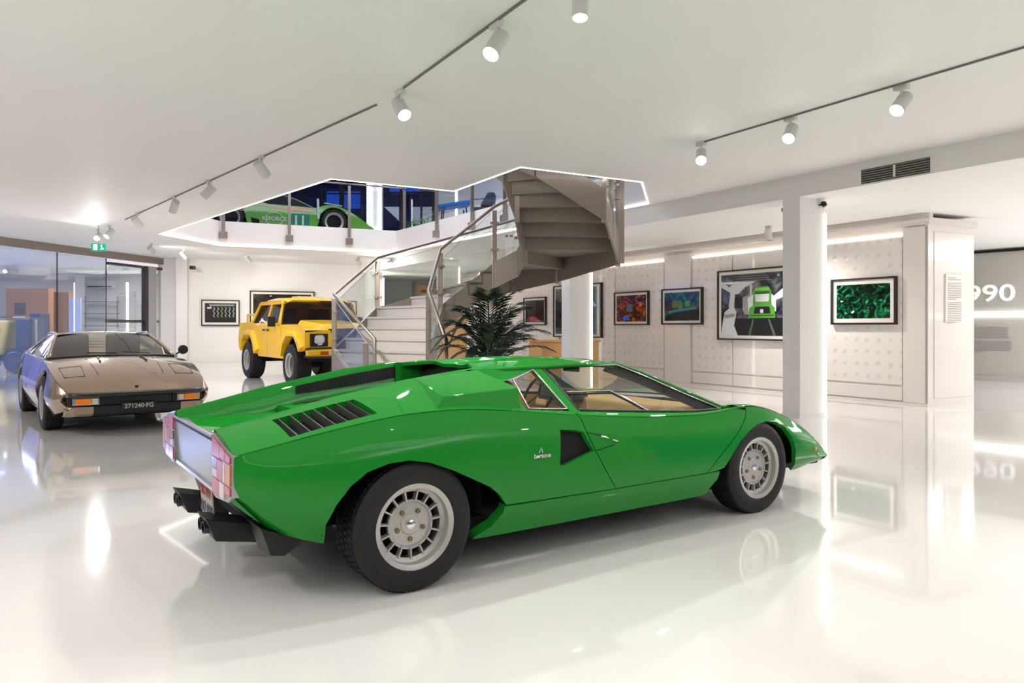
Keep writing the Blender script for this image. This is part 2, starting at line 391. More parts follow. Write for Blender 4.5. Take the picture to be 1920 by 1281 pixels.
MB().hexa([C1+ND*.012+t*.10+Vector((0, 0, .12)), C2+ND*.012-t*.02+Vector((0, 0, .12)), C2-t*.02+Vector((0, 0, .12)), C1+t*.10+Vector((0, 0, .12))], [C1+ND*.012+t*.10+Vector((0, 0, 2.62)), C2+ND*.012-t*.02+Vector((0, 0, 2.62)), C2-t*.02+Vector((0, 0, 2.62)), C1+t*.10+Vector((0, 0, 2.62))]).ob('panel', M_clad, ret, bevel=.005)
def onret(u, v):
    r = Vector(((u-CXP)/FPX, 1, -(v-CYP)/FPX)); o = Vector((0, 0, EYE)); n = ND; tt = (C1-o).dot(n)/r.dot(n); return o+r*tt
pa = onret(1770, 514); pb = onret(1802, 514); pc = onret(1802, 604); pdn = onret(1769, 604)
tp = MB().hexa([q+ND*.013 for q in (pa, pb, pc, pdn)], [q+ND*.03 for q in (pa, pb, pc, pdn)]).ob('text_panel', mat('text_board', srgb(236, 229, 224), .4)); tag(tp, 'white text board with faint grey lines on the pillar end face', 'sign')
lx = (pb-pa).normalized(); ly = Vector((0, 0, 1)); wdt = (pb-pa).length; M_ink = mat('grey_ink', srgb(172, 162, 156), .6)
random.seed(3)
for k in range(26):
    if k in (2, 13): continue
    y = pa.z-.06-k*.027; w = wdt*(.5 if k == 0 else .80 if k not in (12, 25) else .5)
    MB().bar(Vector((pa.x, pa.y, y))+lx*wdt*.1+ND*.0315, Vector((pa.x, pa.y, y))+lx*(wdt*.1+w)+ND*.0315, .0015, .011).ob('text_line', M_ink, tp)
# small black thermostat on the wall
# ------------------------------------------------ far right grey wall with date
M_grey = noise_rough(mat('grey_wall_paint', srgb(196, 192, 184), .5), 4, .45, .6)
G0 = Vector((10.3, 16.6, 0)); GT = Vector((.604, -.797, 0)); GN = Vector((-.797, -.604, 0))
struct(wallquad('wall_far_right', G0-GT*1.5, G0+GT*9, 0, 2.89, M_grey, .1, 1))
MB().bar(G0-GT*1.5+GN*.02+Vector((0, 0, 2.84)), G0+GT*9+GN*.02+Vector((0, 0, 2.84)), .04, .05).ob('trim_14', M_dark)['kind'] = 'structure'
struct(MB().bar(G0-GT*1.5+GN*.02+Vector((0, 0, .06)), G0+GT*9+GN*.02+Vector((0, 0, .06)), .03, .12).ob('baseboard_far_right', M_grey))
ls = MB().bar(G0-GT*.9+GN*.03+Vector((0, 0, 1.46)), G0+GT*8.5+GN*.03+Vector((0, 0, 1.46)), .05, .12).ob('light_strip', mat('soft_led', (1, 1, 1), emit=(1, .98, .95), es=2.2)); tag(ls, 'horizontal glowing white band on the grey wall at the far right', 'light')
def ongrey(u, v):
    r = Vector(((u-CXP)/FPX, 1, -(v-CYP)/FPX)); o = Vector((0, 0, EYE)); tt = (G0-o).dot(GN)/r.dot(GN); return o+r*tt
c = ongrey(1905, 550); h_ = (ongrey(1870, 535)-ongrey(1870, 566)).z
_M = frame3(GT, (0, 0, 1)) @ Matrix.Diagonal((1.33, 1.03, 1))
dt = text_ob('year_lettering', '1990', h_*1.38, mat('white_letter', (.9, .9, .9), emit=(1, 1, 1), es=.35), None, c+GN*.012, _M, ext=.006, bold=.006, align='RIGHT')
tag(dt, 'large raised white numerals of a year on the grey wall', 'sign')
lb = MB()
wl = ongrey(1826, 614)
tl = empty('wall_text', tuple(ongrey(1860, 660)), 0, 'two grey paragraphs of small printed text low on the grey wall', 'sign')
for k in range(15):
    if k == 7: continue
    v0 = 614+k*3.2; e = 1893 if k < 7 else 1899
    if k == 14: e = 1846
    a, b = ongrey(1824, v0), ongrey(e-random.random()*4, v0+(e-1824)*.005)
    b.z = a.z; q = MB().bar(a+GN*.012, b+GN*.012, .002, .010).ob('text_line', mat('grey_print', srgb(160, 156, 148), .6)); q.parent = tl; q.matrix_parent_inverse = Matrix.Translation(-Vector(tl.location))
# ------------------------------------------------ back wall (left) and beyond
A0 = Vector((-10.25, 21.62, 0)); B0 = Vector((-4.35, 24.34, 0))
struct(wallquad('wall_back', A0, B0, 0, CEIL, M_wall, .15, 1))
struct(wallquad('wall_alcove', B0, B0+UD*4.5, 0, CEIL, M_wall, .1, 1))
struct(wallquad('wall_far', (-9, 27.6), (8, 27.9), 0, CEIL, mat('cream_wall', srgb(226, 216, 204), .5), .1, 1))
struct(MB().bar(A0+Vector((.04, -.09, .05)), B0+Vector((.04, -.09, .05)), .03, .10).ob('baseboard_back', M_wall))
P1_ = at(352, 500, 21.9); p = Vector((P1_.x, 21.75, 0))
struct(MB().box((p.x-.12, p.y, CEIL/2), (.30, .34, CEIL), Matrix.Rotation(.43, 3, 'Z')).ob('trim_15', M_wall))
# grey glazed door and wooden boards in the far room
dd = MB().box(tuple(at(745, 560, 27.4)), (1.1, .06, 1.9)).ob('door_1', mat('pale_glass_panel', srgb(205, 212, 210), .25)); struct(dd)
wo = noise_rough(mat('pale_oak', srgb(214, 164, 104), .45), 8, .4, .55)
bd = MB().box(tuple(at(801, 556, 26.6)), (.74, .06, .78)).ob('wall_board', wo); tag(bd, 'small square orange wooden board on the far wall behind the stair glass', 'board')
MB().box(tuple(Vector(at(801, 546, 26.55))), (.42, .01, .07)).ob('label_strip', mat('brown_ink', srgb(120, 80, 50), .5), bd)
rack = MB().box((-1.55, 18.0, .9), (.9, .5, 1.8)).ob('cabinet', wo, bevel=.01); tag(rack, 'tall pale wooden cabinet half hidden behind the palm', 'cabinet')
desk = empty('reception_desk', (1.1, 15.9, 0), .43, 'pale oak reception desk behind the second white pillar', 'desk')
MB().box((0, 0, .44), (1.35, .62, .86)).ob('body', wo, desk, bevel=.01); MB().box((0, 0, .89), (1.42, .68, .04)).ob('desk_top', wo, desk, bevel=.005)
# ------------------------------------------------ left glass wall and the shop behind
GL0 = Vector((-11.6, 15.0, 0)); GL1 = Vector((-10.12, 22.0, 0)); gt = (GL1-GL0).normalized(); gn = Vector((gt.y, -gt.x, 0))
def ongl(u, z):
    r = Vector(((u-CXP)/FPX, 1, 0)); t = GL0.dot(gn)/r.dot(gn); p = r*t; p.z = z; return p
struct(MB().bar(GL0-gt*8+Vector((0, 0, CEIL-.09)), GL1+Vector((0, 0, CEIL-.09)), .14, .18).ob('trim_16', mat('bronze_header', srgb(150, 138, 128), .4, metal=.4)))
M_frame = mat('dark_bronze_frame', srgb(82, 70, 64), .4, metal=.3)
M_sglass = glassy('shop_glass', (.84, .88, .90), .05)
w1 = empty('window_1', (0, 0, 0)); struct(w1)
prev = -60
for u in (107, 199):
    a = ongl(prev, .02)+gt*.004; b = ongl(u, .02)-gt*.004
    MB().hexa([a, b, b+gn*.012, a+gn*.012], [q+Vector((0, 0, 2.95)) for q in (a, b, b+gn*.012, a+gn*.012)]).ob('pane', M_sglass, w1)
    MB().bar(ongl(u, .02), ongl(u, 2.98), .018, .02).ob('joint', M_dark, w1); prev = u
for (u, du) in ((117, 1), (252, 1)):
    o = MB().bar(ongl(u-8, 3.08)-gn*.09, ongl(u+8, 3.08)-gn*.09, .05, .06).ob('motion_sensor', M_black); tag(o, 'small dark sensor box on the header over the %s' % ('glass wall' if u < 200 else 'glass entrance door'), 'sensor', None)
for di, (u0, u1) in enumerate(((201, 272), (290, 319))):
    d_ = empty('door_%d' % (di+2), (0, 0, 0)); struct(d_)
    a, b = ongl(u0, .02), ongl(u1, .02)
    MB().hexa([a, b, b+gn*.015, a+gn*.015], [q+Vector((0, 0, 2.86)) for q in (a, b, b+gn*.015, a+gn*.015)]).ob('pane', M_sglass if di == 0 else M_cglass, d_)
    fr = lambda p, q, w=.10: MB().bar(p, q, w, .09, up=gt).ob('door_frame', M_frame, d_)
    fr(b, b+Vector((0, 0, 2.86)), .16); fr(ongl(u0, 2.86), ongl(u1, 2.86), .07)
    if di: fr(ongl(290, 0), ongl(290, 2.86), .05)
    MB().bar(ongl(u0, 1.34)-gn*.05, ongl(u1, 1.34)-gn*.05, .06, .08).ob('push_bar', M_steel, d_)
MB().hexa([ongl(272, .0)+gn*.02, ongl(290, .0)+gn*.02, ongl(290, .0)+gn*.06, ongl(272, 0)+gn*.06], [ongl(272, 2.9)+gn*.02, ongl(290, 2.9)+gn*.02, ongl(290, 2.9)+gn*.06, ongl(272, 2.9)+gn*.06]).ob('trim_17', mat('pale_steel_panel', srgb(198, 196, 196), .25, metal=.5))['kind'] = 'structure'
MB().bar(ongl(286, .95)-gn*.05, ongl(286, 1.95)-gn*.05, .03, .04).ob('trim_18', mat('blue_handle', srgb(60, 66, 120), .3))['kind'] = 'structure'
# shop room beyond the glass
struct(wallquad('wall_left', (-20, 12), (-20, 30), 0, CEIL, mat('blue_lit_wall', srgb(150, 160, 205), .6), .1, 1))
struct(wallquad('wall_shop', (-22, 27.5), (-10, 29), 0, CEIL, M_wall, .1, 1))
struct(wallquad('wall_shop_side', (-10.3, 22.1), (-10.8, 29), 0, CEIL, M_wall, .1, -1))
M_orange = mat('terracotta_partition', srgb(176, 118, 88), .6)
def slabat(name, u0, u1, v0, v1, Y, m, lab, cat, dep=.15):
    a, b = at(u0, v0, Y), at(u1, v1, Y); z1 = a.z; z0 = max(0, b.z)
    o = MB().box(((a.x+b.x)/2, Y, (z0+z1)/2), (b.x-a.x, dep, z1-z0)).ob(name, m, bevel=.01); return tag(o, lab, cat)
slabat('partition', 17, 96, 541, 700, 24.5, M_orange, 'terracotta display partition behind the glass at far left', 'partition', .3)
slabat('partition', 96, 134, 548, 700, 25.0, mat('brown_partition', srgb(140, 96, 74), .6), 'darker brown partition beside the vertical glass joint', 'partition', .3)
slabat('poster_board', 130, 152, 558, 700, 24.0, mat('pale_blue_board', srgb(190, 200, 228), .5), 'pale blue blank display board standing behind the glass', 'board', .05)
slabat('screen', 28, 48, 568, 590, 24.32, mat('dark_screen', srgb(34, 48, 84), .2), 'small dark screen on the terracotta partition', 'screen', .05)
slabat('cabinet', 66, 84, 588, 690, 22.0, mat('blue_cabinet', srgb(30, 62, 120), .35), 'dark blue cabinet right of the cream tractor', 'cabinet', .5)
ac = empty('air_conditioner', tuple(at(190, 533, 27.9)), 0, 'white wall air conditioner seen through the glass entrance', 'appliance')
MB().box((0, 0, 0), (.98, .22, .28)).ob('housing', M_lampb, ac, bevel=.03); MB().box((0, -.115, -.10), (.9, .01, .04)).ob('outlet', M_black, ac)
sh = empty('wall_shelf', tuple(at(190, 566, 27.9)), 0, 'grey wire shelving on the white wall behind the entrance glass', 'shelf')
for z in (0, -.45, -.9): MB().box((0, 0, z), (1.3, .2, .03)).ob('shelf_board', mat('shelf_grey', srgb(160, 168, 168), .5), sh)
for x in (-.6, .6): MB().box((x, 0, -.4), (.03, .03, 1.2)).ob('upright', mat('shelf_grey', srgb(160, 168, 168), .5), sh)
stc = MB().bar(at(239, 530, 21.6), at(240, 760, 21.6), .04, .04).ob('light_strip', M_led); tag(stc, 'vertical glowing tube seen through the entrance door glass', 'light')
area('shop_blue_light', (-16, 20, 3.0), 3.0, 260, col=(.35, .45, 1), sy=3)
area('shop_tractor_fill', (-13.2, 17.6, 3.0), .8, 70, col=(1, .93, .82))  # added fill light to brighten the cream tractor
area('shop_white_light', (-13, 25, 3.0), 3.0, 130, col=(1, .95, .9), sy=2)
# hall walls out of view (behind and beside the photographer)
struct(wallquad('wall_behind', (-14, -4.5), (14, -4.5), 0, CEIL, mat('dark_wall', (.10, .10, .10), .6), .1, -1))
struct(wallquad('wall_left_near', (-14, -7), (-14, 11), 0, CEIL, M_wall, .1, 1))
struct(wallquad('wall_left_return', (-14, 11), (-12.9, 11), 0, CEIL, M_wall, .1, 1))
struct(wallquad('wall_right_near', (14, -7), (14, 2), 0, SOFF, M_wall, .1, -1))
# ------------------------------------------------ upper storey
UC = 6.9
struct(MB().add([(-16, 7, UC), (14, 7, UC), (14, 30, UC), (-16, 30, UC)], [(0, 1, 2, 3)]).ob('ceiling_upper', mat('upper_ceiling', srgb(150, 150, 165), .6)))
M_up = mat('upper_wall', srgb(226, 224, 232), .6)
struct(wallquad('wall_upper_right', (8, 12), (2.2, 27.5), UP, UC, M_up, .1, 1))
struct(wallquad('wall_upper_near', (-9, 7.2), (9, 7.5), UP, UC, M_up, .1, 1))
struct(wallquad('wall_upper_side', (9, 7), (8, 12), UP, UC, M_up, .1, 1))
w2 = empty('window_2', (0, 0, 0)); struct(w2)
M_night = glassy('night_glass', (.35, .42, .60), .14)
yb = 26.5
us = [330, 470, 524, 566, 604, 641, 678, 716, 752, 790, 812]
for i, (u0, u1) in enumerate(zip(us, us[1:])):
    a, b = at(u0, 400, yb), at(u1, 400, yb)
    MB().box(((a.x+b.x)/2, yb, (UP+UC)/2), (b.x-a.x-.05, .02, UC-UP)).ob('pane', M_night, w2)
    MB().box((b.x, yb-.03, (UP+UC)/2), (.16 if u1 in (641, 566) else .07, .08, UC-UP)).ob('mullion', M_frame, w2)
for z in (4.6, 5.9): MB().bar((at(330, 400, yb-.05).x, yb-.05, z), (at(812, 400, yb-.05).x, yb-.05, z), .05, .04).ob('transom', M_frame, w2)
struct(MB().box((at(740, 400, yb+.2).x+2.9, yb+.2, 5.3), (3.2, .1, 3.2)).ob('wall_upper_back', M_up))
struct(MB().box((at(703, 400, 23.2).x, 23.2, 5.335), (.42, .5, 3.13)).ob('trim_19', M_up))
for u, l in ((692, 'left'), (714, 'right')):
    o = MB().bar((at(u, 440, 22.92).x, 22.92, UP), at(u, 300, 22.92), .045, .045).ob('light_strip', M_led); tag(o, '%s glowing strip on the upstairs white pillar beside the race car' % l, 'light')
o = MB().bar((at(855.5, 410, 20.8).x, 20.8, UP), at(855.5, 300, 20.8), .06, .06).ob('light_strip', M_led); tag(o, 'vertical glowing strip upstairs behind the blue lounge chair', 'light')
struct(wallquad('wall_upper_nook', tuple(at(822, 400, 24.5))[:2], tuple(at(1010, 400, 23.0))[:2], UP, UC, M_up, .1, 1))
area('upper_light', (.5, 19.5, UC-.1), 2, 160, col=(.9, .92, 1), sy=3)  # second upstairs area light, added to brighten the nook wall
area('upper_light', (-3.5, 15, UC-.1), 5, 300, col=(.85, .88, 1), sy=6)
# night street outside: a dark blue lit facade across the road
fb = empty('building', (-8, 36, 0), 0, 'dim blue building across the street, beyond the upstairs windows', 'building')
MB().box((0, 0, 7), (40, 1, 14)).ob('facade', mat('night_facade', srgb(40, 66, 120), .8), fb)
for k in range(9):
    MB().box((-12+k*3, -.55, 7.2+(k % 2)*.8), (1.6, .1, .8)).ob('window', mat('lit_blue_window', (.05, .2, .6), emit=(.05, .25, .85), es=1.1), fb)
# ================================================================ GREEN WEDGE SPORTS CAR (nearest)
CTH = radians(34.0); CDV = Vector((cos(CTH), sin(CTH), 0)); CNV = Vector((sin(CTH), -cos(CTH), 0))
CP0 = Vector((-0.98380396, 4.10062646, 0))
def cS(u, v, s):          # pixel + lateral distance -> (x, z) in car frame
    r = Vector(((u-CXP)/FPX, 1, -(v-CYP)/FPX)); o = Vector((0, 0, EYE))
    t = (s-(o-CP0).dot(CNV))/r.dot(CNV); p = o+r*t-CP0
    return p.dot(CDV), p.z
def loc3(x, s, z): return (x, -s, z)
green = mat('green_paint', (.012, .245, .024, 1), .5, coat=.6, coatr=.02, spec=0.)
car = empty('sports_car', CP0, CTH, 'bright green low wedge sports car with box scoops and silver wheels, in the foreground', 'car')
SIDE = [ # x, z0,s0, z1,s1, z2,s2, z3,s3, z4,s4
 (-.72, .470, .735, .500, .785, .560, .803, .620, .805, .670, .800),
 (-.55, .335, .780, .400, .835, .500, .862, .620, .858, .705, .815),
 (-.30, .245, .830, .345, .895, .480, .918, .640, .905, .755, .843),
 (0.00, .190, .850, .320, .920, .480, .945, .670, .925, .798, .858),
 (0.30, .170, .850, .312, .922, .475, .945, .680, .925, .806, .865),
 (0.55, .165, .845, .310, .920, .470, .938, .660, .920, .787, .866),
 (1.00, .163, .835, .310, .912, .455, .925, .620, .905, .735, .864),
 (1.50, .163, .828, .310, .905, .440, .915, .590, .892, .688, .853),
 (2.00, .165, .822, .310, .900, .430, .908, .570, .882, .667, .840),
 (2.20, .170, .815, .310, .897, .425, .905, .570, .877, .675, .833),
 (2.40, .180, .805, .305, .890, .420, .900, .570, .872, .690, .822),
 (2.62, .190, .795, .300, .880, .410, .892, .560, .865, .668, .812),
 (2.86, .200, .780, .290, .860, .395, .875, .510, .850, .598, .795),
 (3.16, .215, .740, .270, .812, .345, .830, .410, .815, .460, .778),
 (3.30, .225, .705, .255, .785, .305, .800, .345, .790, .370, .765),
 (3.41, .235, .660, .245, .745, .270, .765, .290, .755, .300, .735)]
def side_s(x, z):
    r = cint(SIDE, x); zs = [(r[2*i], r[2*i+1]) for i in range(5)]
    return cint(zs, z)[0]
def fside(x, z): return loc3(x, side_s(x, z), z)
def crease(x): r = cint(SIDE, x); return (x, r[9], r[8])
def pxside(pts):
    out = []
    for u, v in pts:
        s = .88
        for _ in range(12):
            x, z = cS(u, v, s); s = .5*s+.5*side_s(x, z)
        out.append(Vector((x, z)))
    return out
rarch = pxside([(608, 1021), (612, 985), (632, 948), (659, 913), (690, 887), (729, 871), (768, 865), (807, 869), (846, 882), (885, 899), (920, 915), (937, 929), (946, 944), (944, 960), (922, 986), (884, 1011)])
farch = pxside([(1326, 925), (1331, 915), (1346, 898), (1358, 878), (1374, 853), (1389, 828), (1406, 809), (1420, 797), (1437, 790.6), (1455, 791.7), (1472, 802), (1485, 821), (1491.5, 840), (1490.6, 862), (1482, 883), (1479, 890)])
door_r = pxside([(1080, 774), (1090, 787), (1100.5, 811), (1117, 846), (1131, 872), (1145, 899), (1154, 917)])
door_f = pxside([(1399, 769), (1398, 782), (1387, 806), (1369.5, 832), (1346.6, 860), (1325, 888)])
sill_t = pxside([(946, 950), (1155, 917), (1325, 888), (1350, 883)])
intake = pxside([(1050, 806), (1078, 806.5), (1094.6, 810), (1101.5, 825), (1114, 845), (1094.6, 854.5), (1060, 872.5), (1052, 873), (1050, 869)])
def crease_pts(x0, x1, n, dz=.0015): return [Vector((x0+(x1-x0)*i/n, crease(x0+(x1-x0)*i/n)[2]-dz)) for i in range(n+1)]
def bot_pts(x0, x1, n): return [Vector((x0+(x1-x0)*i/n, cint(SIDE, x0+(x1-x0)*i/n)[0])) for i in range(n+1)]
# rear quarter outline: bottom from tail to arch, arch, sill line up to door, door rear edge, crease back to tail
ra = rarch[:]
quarter = bot_pts(-.72, ra[0].x-.02, 5)+ra[:13]+[sill_t[0]+Vector((.012, .004))]+[sill_t[1]]+door_r[::-1][1:]+crease_pts(door_r[0].x, -.72, 22)
gp = .003
for mir in (False, True):
    q = shrink(quarter, gp)
    if not mir:
        panel('rear_quarter_panel', green, car, q, fside, (0, -1, 0), holes=[intake], step=.045, skirt=.03, holeskirt=.05)
        bp_ = shrink(intake, -.01)
        panel('side_intake', M_black, car, bp_, lambda x, z: loc3(x, side_s(x, z)-.045+.03*max(0, (x-1.1)/.15), z), (0, -1, 0), step=.06, skirt=0)
    else:
        panel('rear_quarter_panel', green, car, q, fside, (0, -1, 0), step=.07, skirt=.03, mirror=True)
    dr = door_r+[Vector(p) for p in (door_f[::-1])]+crease_pts(door_f[0].x, door_r[0].x, 14)[1:-1]
    panel('door', green, car, shrink(dr, gp), fside, (0, -1, 0), step=.05 if not mir else .08, mirror=mir)
    fr = [door_f[0]]+door_f[1:]+[sill_t[3]+Vector((-.012, .004))]+farch[3:15]+bot_pts(farch[15].x, 3.41, 5)+crease_pts(3.41, door_f[0].x, 14)
    panel('front_fender', green, car, shrink(fr, gp), fside, (0, -1, 0), step=.045 if not mir else .08, skirt=.03, mirror=mir)
    sl = [ra[13], ra[14], ra[15]]+bot_pts(ra[15].x+.03, farch[0].x-.03, 12)+[farch[0], farch[1], farch[2]]+[sill_t[3], sill_t[2], sill_t[1], sill_t[0]]
    panel('sill', green, car, shrink(sl, gp*.6), fside, (0, -1, 0), step=.05 if not mir else .09, skirt=.05, mirror=mir)
# dark liner behind the gaps
mb = MB()
for sg in (1, -1):
    for (x0, x1) in ((.52, 2.08),):
        rings = []
        for i in range(13):
            x = x0+(x1-x0)*i/12; r = cint(SIDE, x)
            rings.append([loc3(x, sg*(side_s(x, r[0]+(r[8]-.02-r[0])*k/6)-.030), r[0]+(r[8]-.02-r[0])*k/6) for k in range(7)])
        mb.loft(rings)
mb.ob('inner_shell', M_dark, car)
# handle recess lines on the door (triangular flap reaching forward of the intake)
def groove(name, pts, m=M_dark, r=.0022, off=.0005):
    q = pxside(pts); MB().tube([loc3(p.x, side_s(p.x, p.y)+off, p.y) for p in resample([(p.x, p.y) for p in q], .04, False)], r, 6).ob(name, m, car, smooth=180)
groove('panel_line', [(1101, 811), (1135, 818)]); groove('panel_line', [(1118.6, 845), (1152, 834)])
groove('door_handle', [(1126, 818), (1133, 819), (1140, 822)], M_chrome, .006, .003)
groove('door_handle', [(1148, 824), (1158, 828)], M_chrome, .005, .003)
# emblem on the rear quarter: crooked stroke over a small script bar
groove('emblem', [(1010, 850), (1014, 839), (1017, 850)], M_chrome, .003, .003)
groove('emblem', [(1004, 858), (1010, 857)], M_chrome, .006, .003)
_p = pxside([(1016, 854.5)])[0]
text_ob('badge', 'bertone', .032, M_chrome, car, Vector(loc3(_p.x, side_s(_p.x, _p.y)+.003, _p.y)), frame3((1, 0, 0), (0, 0, 1)), ext=.003, bold=.001)
# ---- rear fender top (crease up to the ridge) with louvre
RIDGE = [(-.72, .470, .737), (-.55, .480, .772), (-.2, .492, .852), (.1, .500, .906), (.25, .500, .932), (.45, .500, .955), (.60, .495, .970), (.75, .490, .972)]
def ftop(x, t):
    c = crease(x); s, z = cint(RIDGE, x); q = t
    b = .010*sin(pi*t)
    return loc3(x, c[1]+(s-c[1])*q, c[2]+(z-c[2])*q+b)
def pxsurf(pts, f, x0, t0):
    """pixel -> (p, q) on a surface f by Newton"""
    res = []
    for u, v in pts:
        p, q = x0, t0
        def pr(p, q):
            l = f(p, q); w = CP0+CDV*l[0]-CNV*l[1]+Vector((0, 0, l[2]))
            return CXP+FPX*w.x/w.y, CYP-FPX*(w.z-EYE)/w.y
        for _ in range(25):
            a, b = pr(p, q); e = 1e-3
            a1, b1 = pr(p+e, q); a2, b2 = pr(p, q+e)
            J = [(a1-a)/e, (a2-a)/e, (b1-b)/e, (b2-b)/e]; D = J[0]*J[3]-J[1]*J[2]
            du, dv = u-a, v-b
            dp = (J[3]*du-J[1]*dv)/D; dq = (-J[2]*du+J[0]*dv)/D
            p += max(-.2, min(.2, dp)); q += max(-.2, min(.2, dq))
        res.append(Vector((p, q)))
    return res
louv = pxsurf([(509, 788), (544, 820), (708, 775), (663, 749)], ftop, -.3, .5)
for mir in (False, True):
    ol = [(-.717, 0), (.2, 0), (.7, 0), (.7, .3), (.62, .6), (.55, .99), (-.717, .99)]
    panel('fender_top', green, car, ol, ftop, (0, -.6, 1), holes=[louv], step=.06, skirt=.02, mirror=mir, holeskirt=.05)
    sg = -1 if mir else 1
    # louvre: dark well and seven slats
    a, b, c, d = louv                      # a: rear inner, b: rear outer, c: front outer, d: front inner
    mb = MB()
    def lp(i, j, dn=0):
        p = a.lerp(d, i).lerp(b.lerp(c, i), j); w = Vector(ftop(p.x, p.y)); w.z -= dn; w.y *= sg; return w
    mb.add([lp(0, 0, .05), lp(0, 1, .05), lp(1, 1, .05), lp(1, 0, .05)], [(0, 1, 2, 3)])
    lv = mb.ob('louvre', M_dark, car)
    for k in range(7):
        i0 = .02+k*.14
        MB().hexa([lp(i0+.03, 0, .03), lp(i0+.03, 1, .03), lp(i0+.045, 1, .033), lp(i0+.045, 0, .033)],
                  [lp(i0+.050, .0, -.001), lp(i0+.050, 1, -.001), lp(i0+.066, 1, .002), lp(i0+.066, .0, .002)]).ob('slat', mat('dark_satin_slat', (.035, .033, .035), .3), lv)
# ---- ridge inner walls, deck and engine cover
def deckz(x):
    return interp([(-.72, .700), (-.17, .702), (-.168, .735), (.1, .765), (.45, .80), (.8, .80)], x)[0]
for sg in (1, -1):
    mb = MB(); rings = []
    xs = [-.717, -.6, -.4, -.2, 0, .2, .4, .5, .60]
    for x in xs:
        s, z = cint(RIDGE, x); rings.append([loc3(x, sg*(s+.0), z-.001), loc3(x, sg*(s-.018), z+.003), loc3(x, sg*(s-.03), z-.012), loc3(x, sg*(s-.045), deckz(x)-.02)])
    mb.loft(rings); mb.ob('flying_buttress', green, car, smooth=50)
    # radiator grille set in the inner wall
    mb = MB(); vs = []
    g = [(-.06, .845, .795), (.30, .905, .83), (.64, .95, .885)]
    for i in range(2):
        (x0, t0, b0), (x1, t1, b1) = g[i], g[i+1]
        ff = lambda x, z: loc3(x, sg*(cint(RIDGE, x)[0]-.036-.015*(cint(RIDGE, x)[1]-z)/.2), z)
        mb.add([ff(x0, t0), ff(x1, t1), ff(x1+(.04 if i else 0), b1), ff(x0, b0)], [(0, 1, 2, 3)])
    gr = mb.ob('radiator_grille', M_black, car)
    rb = MB()
    for k in range(46):
        x = -.05+k*.0150; tp = interp([(-.06, .845), (.30, .905), (.64, .95)], x)[0]-.004; bt = interp([(-.06, .795), (.30, .83), (.68, .885)], x)[0]+.004
        q0 = Vector(ff(x, tp)); q1 = Vector(ff(x+.012, bt)); off = Vector((0, sg*.004, 0)); rb.bar(q0+off, q1+off, .0035)
    tag(rb.ob('grille_mesh', mat('grille_wire', (.05, .05, .05), .35, metal=.6), gr), kind='stuff')
for sg in (1, -1): MB().hexa([loc3(.585, sg*.44, .77), loc3(.76, sg*.44, .77), loc3(.76, sg*.42, .965), loc3(.585, sg*.44, .966)], [loc3(.585, sg*.485, .77), loc3(.76, sg*.485, .77), loc3(.76, sg*.48, .955), loc3(.585, sg*.49, .964)]).ob('buttress_end', green, car)
mb = MB()
def dk(x, w=1):
    s = cint(RIDGE, x)[0]-.043; return [loc3(x, sgn*s, deckz(x)+(0.006*(1-abs(sgn)))) for sgn in (1, .5, 0, -.5, -1)]
mb.loft([dk(x) for x in (-.715, -.55, -.35, -.178)]); mb.ob('boot_lid', green, car, smooth=30)
mb = MB(); mb.loft([dk(x) for x in (-.166, 0, .2, .42)]); ec = mb.ob('engine_cover', green, car, smooth=30)
for sg in (1, -1):
    mb = MB(); mb.add([loc3(-.10, sg*.36, .752), loc3(.12, sg*.30, .776), loc3(.12, sg*.40, .776), loc3(-.10, sg*.41, .752)], [(0, 1, 2, 3)])
    mb.ob('engine_vent', M_dark, ec)
mb = MB()
mb.add([loc3(.42, .46, .797), loc3(.42, -.46, .797), loc3(.72, -.46, .80), loc3(.72, .46, .80), loc3(.78, .44, .96), loc3(.78, -.44, .96)], [(0, 1, 2, 3), (3, 2, 5, 4)])
mb.ob('rear_window_well', M_dark, car)
mb = MB()     # step between boot lid and engine cover
mb.add([loc3(-.172, .44, .70), loc3(-.172, -.44, .70), loc3(-.168, -.44, .735), loc3(-.168, .44, .735)], [(0, 1, 2, 3)]); mb.ob('deck_step', green, car)
# ---- roof
def roofz(x, s):
    z = interp([(.60, .984), (.75, .990), (.9, .998), (1.1, 1.006), (1.35, 1.007), (1.5, 1.0), (1.72, .978)], x)[0]
    e = (abs(s)/.5); z -= .028*e*e
    if abs(s) < .21 and x < 1.45: z -= .020*min(1, (.21-abs(s))/.10)*min(1, (1.45-x)/.35)
    return z
def froof(x, s): return loc3(x, s, roofz(x, s))
rp = [(.60, .47), (.66, .38), (.74, .2), (.76, 0), (.74, -.2), (.66, -.38), (.60, -.47), (.8, -.50), (1.0, -.505), (1.62, -.495), (1.68, -.3), (1.70, 0), (1.68, .3), (1.62, .495), (1.0, .505), (.8, .50)]
panel('roof', green, car, rp, froof, (0, 0, 1), step=.035, skirt=.02)
for sg in (1, -1):  # roof side rail, flat cant rail between roof and the glass
    MB().tube([loc3(x, sg*s, z) for x, s, z in ((.66, .480, .955), (.8, .503, .962), (1.0, .508, .966), (1.3, .506, .972), (1.62, .498, .968))], .012, 8).ob('cant_rail', green, car, smooth=180)
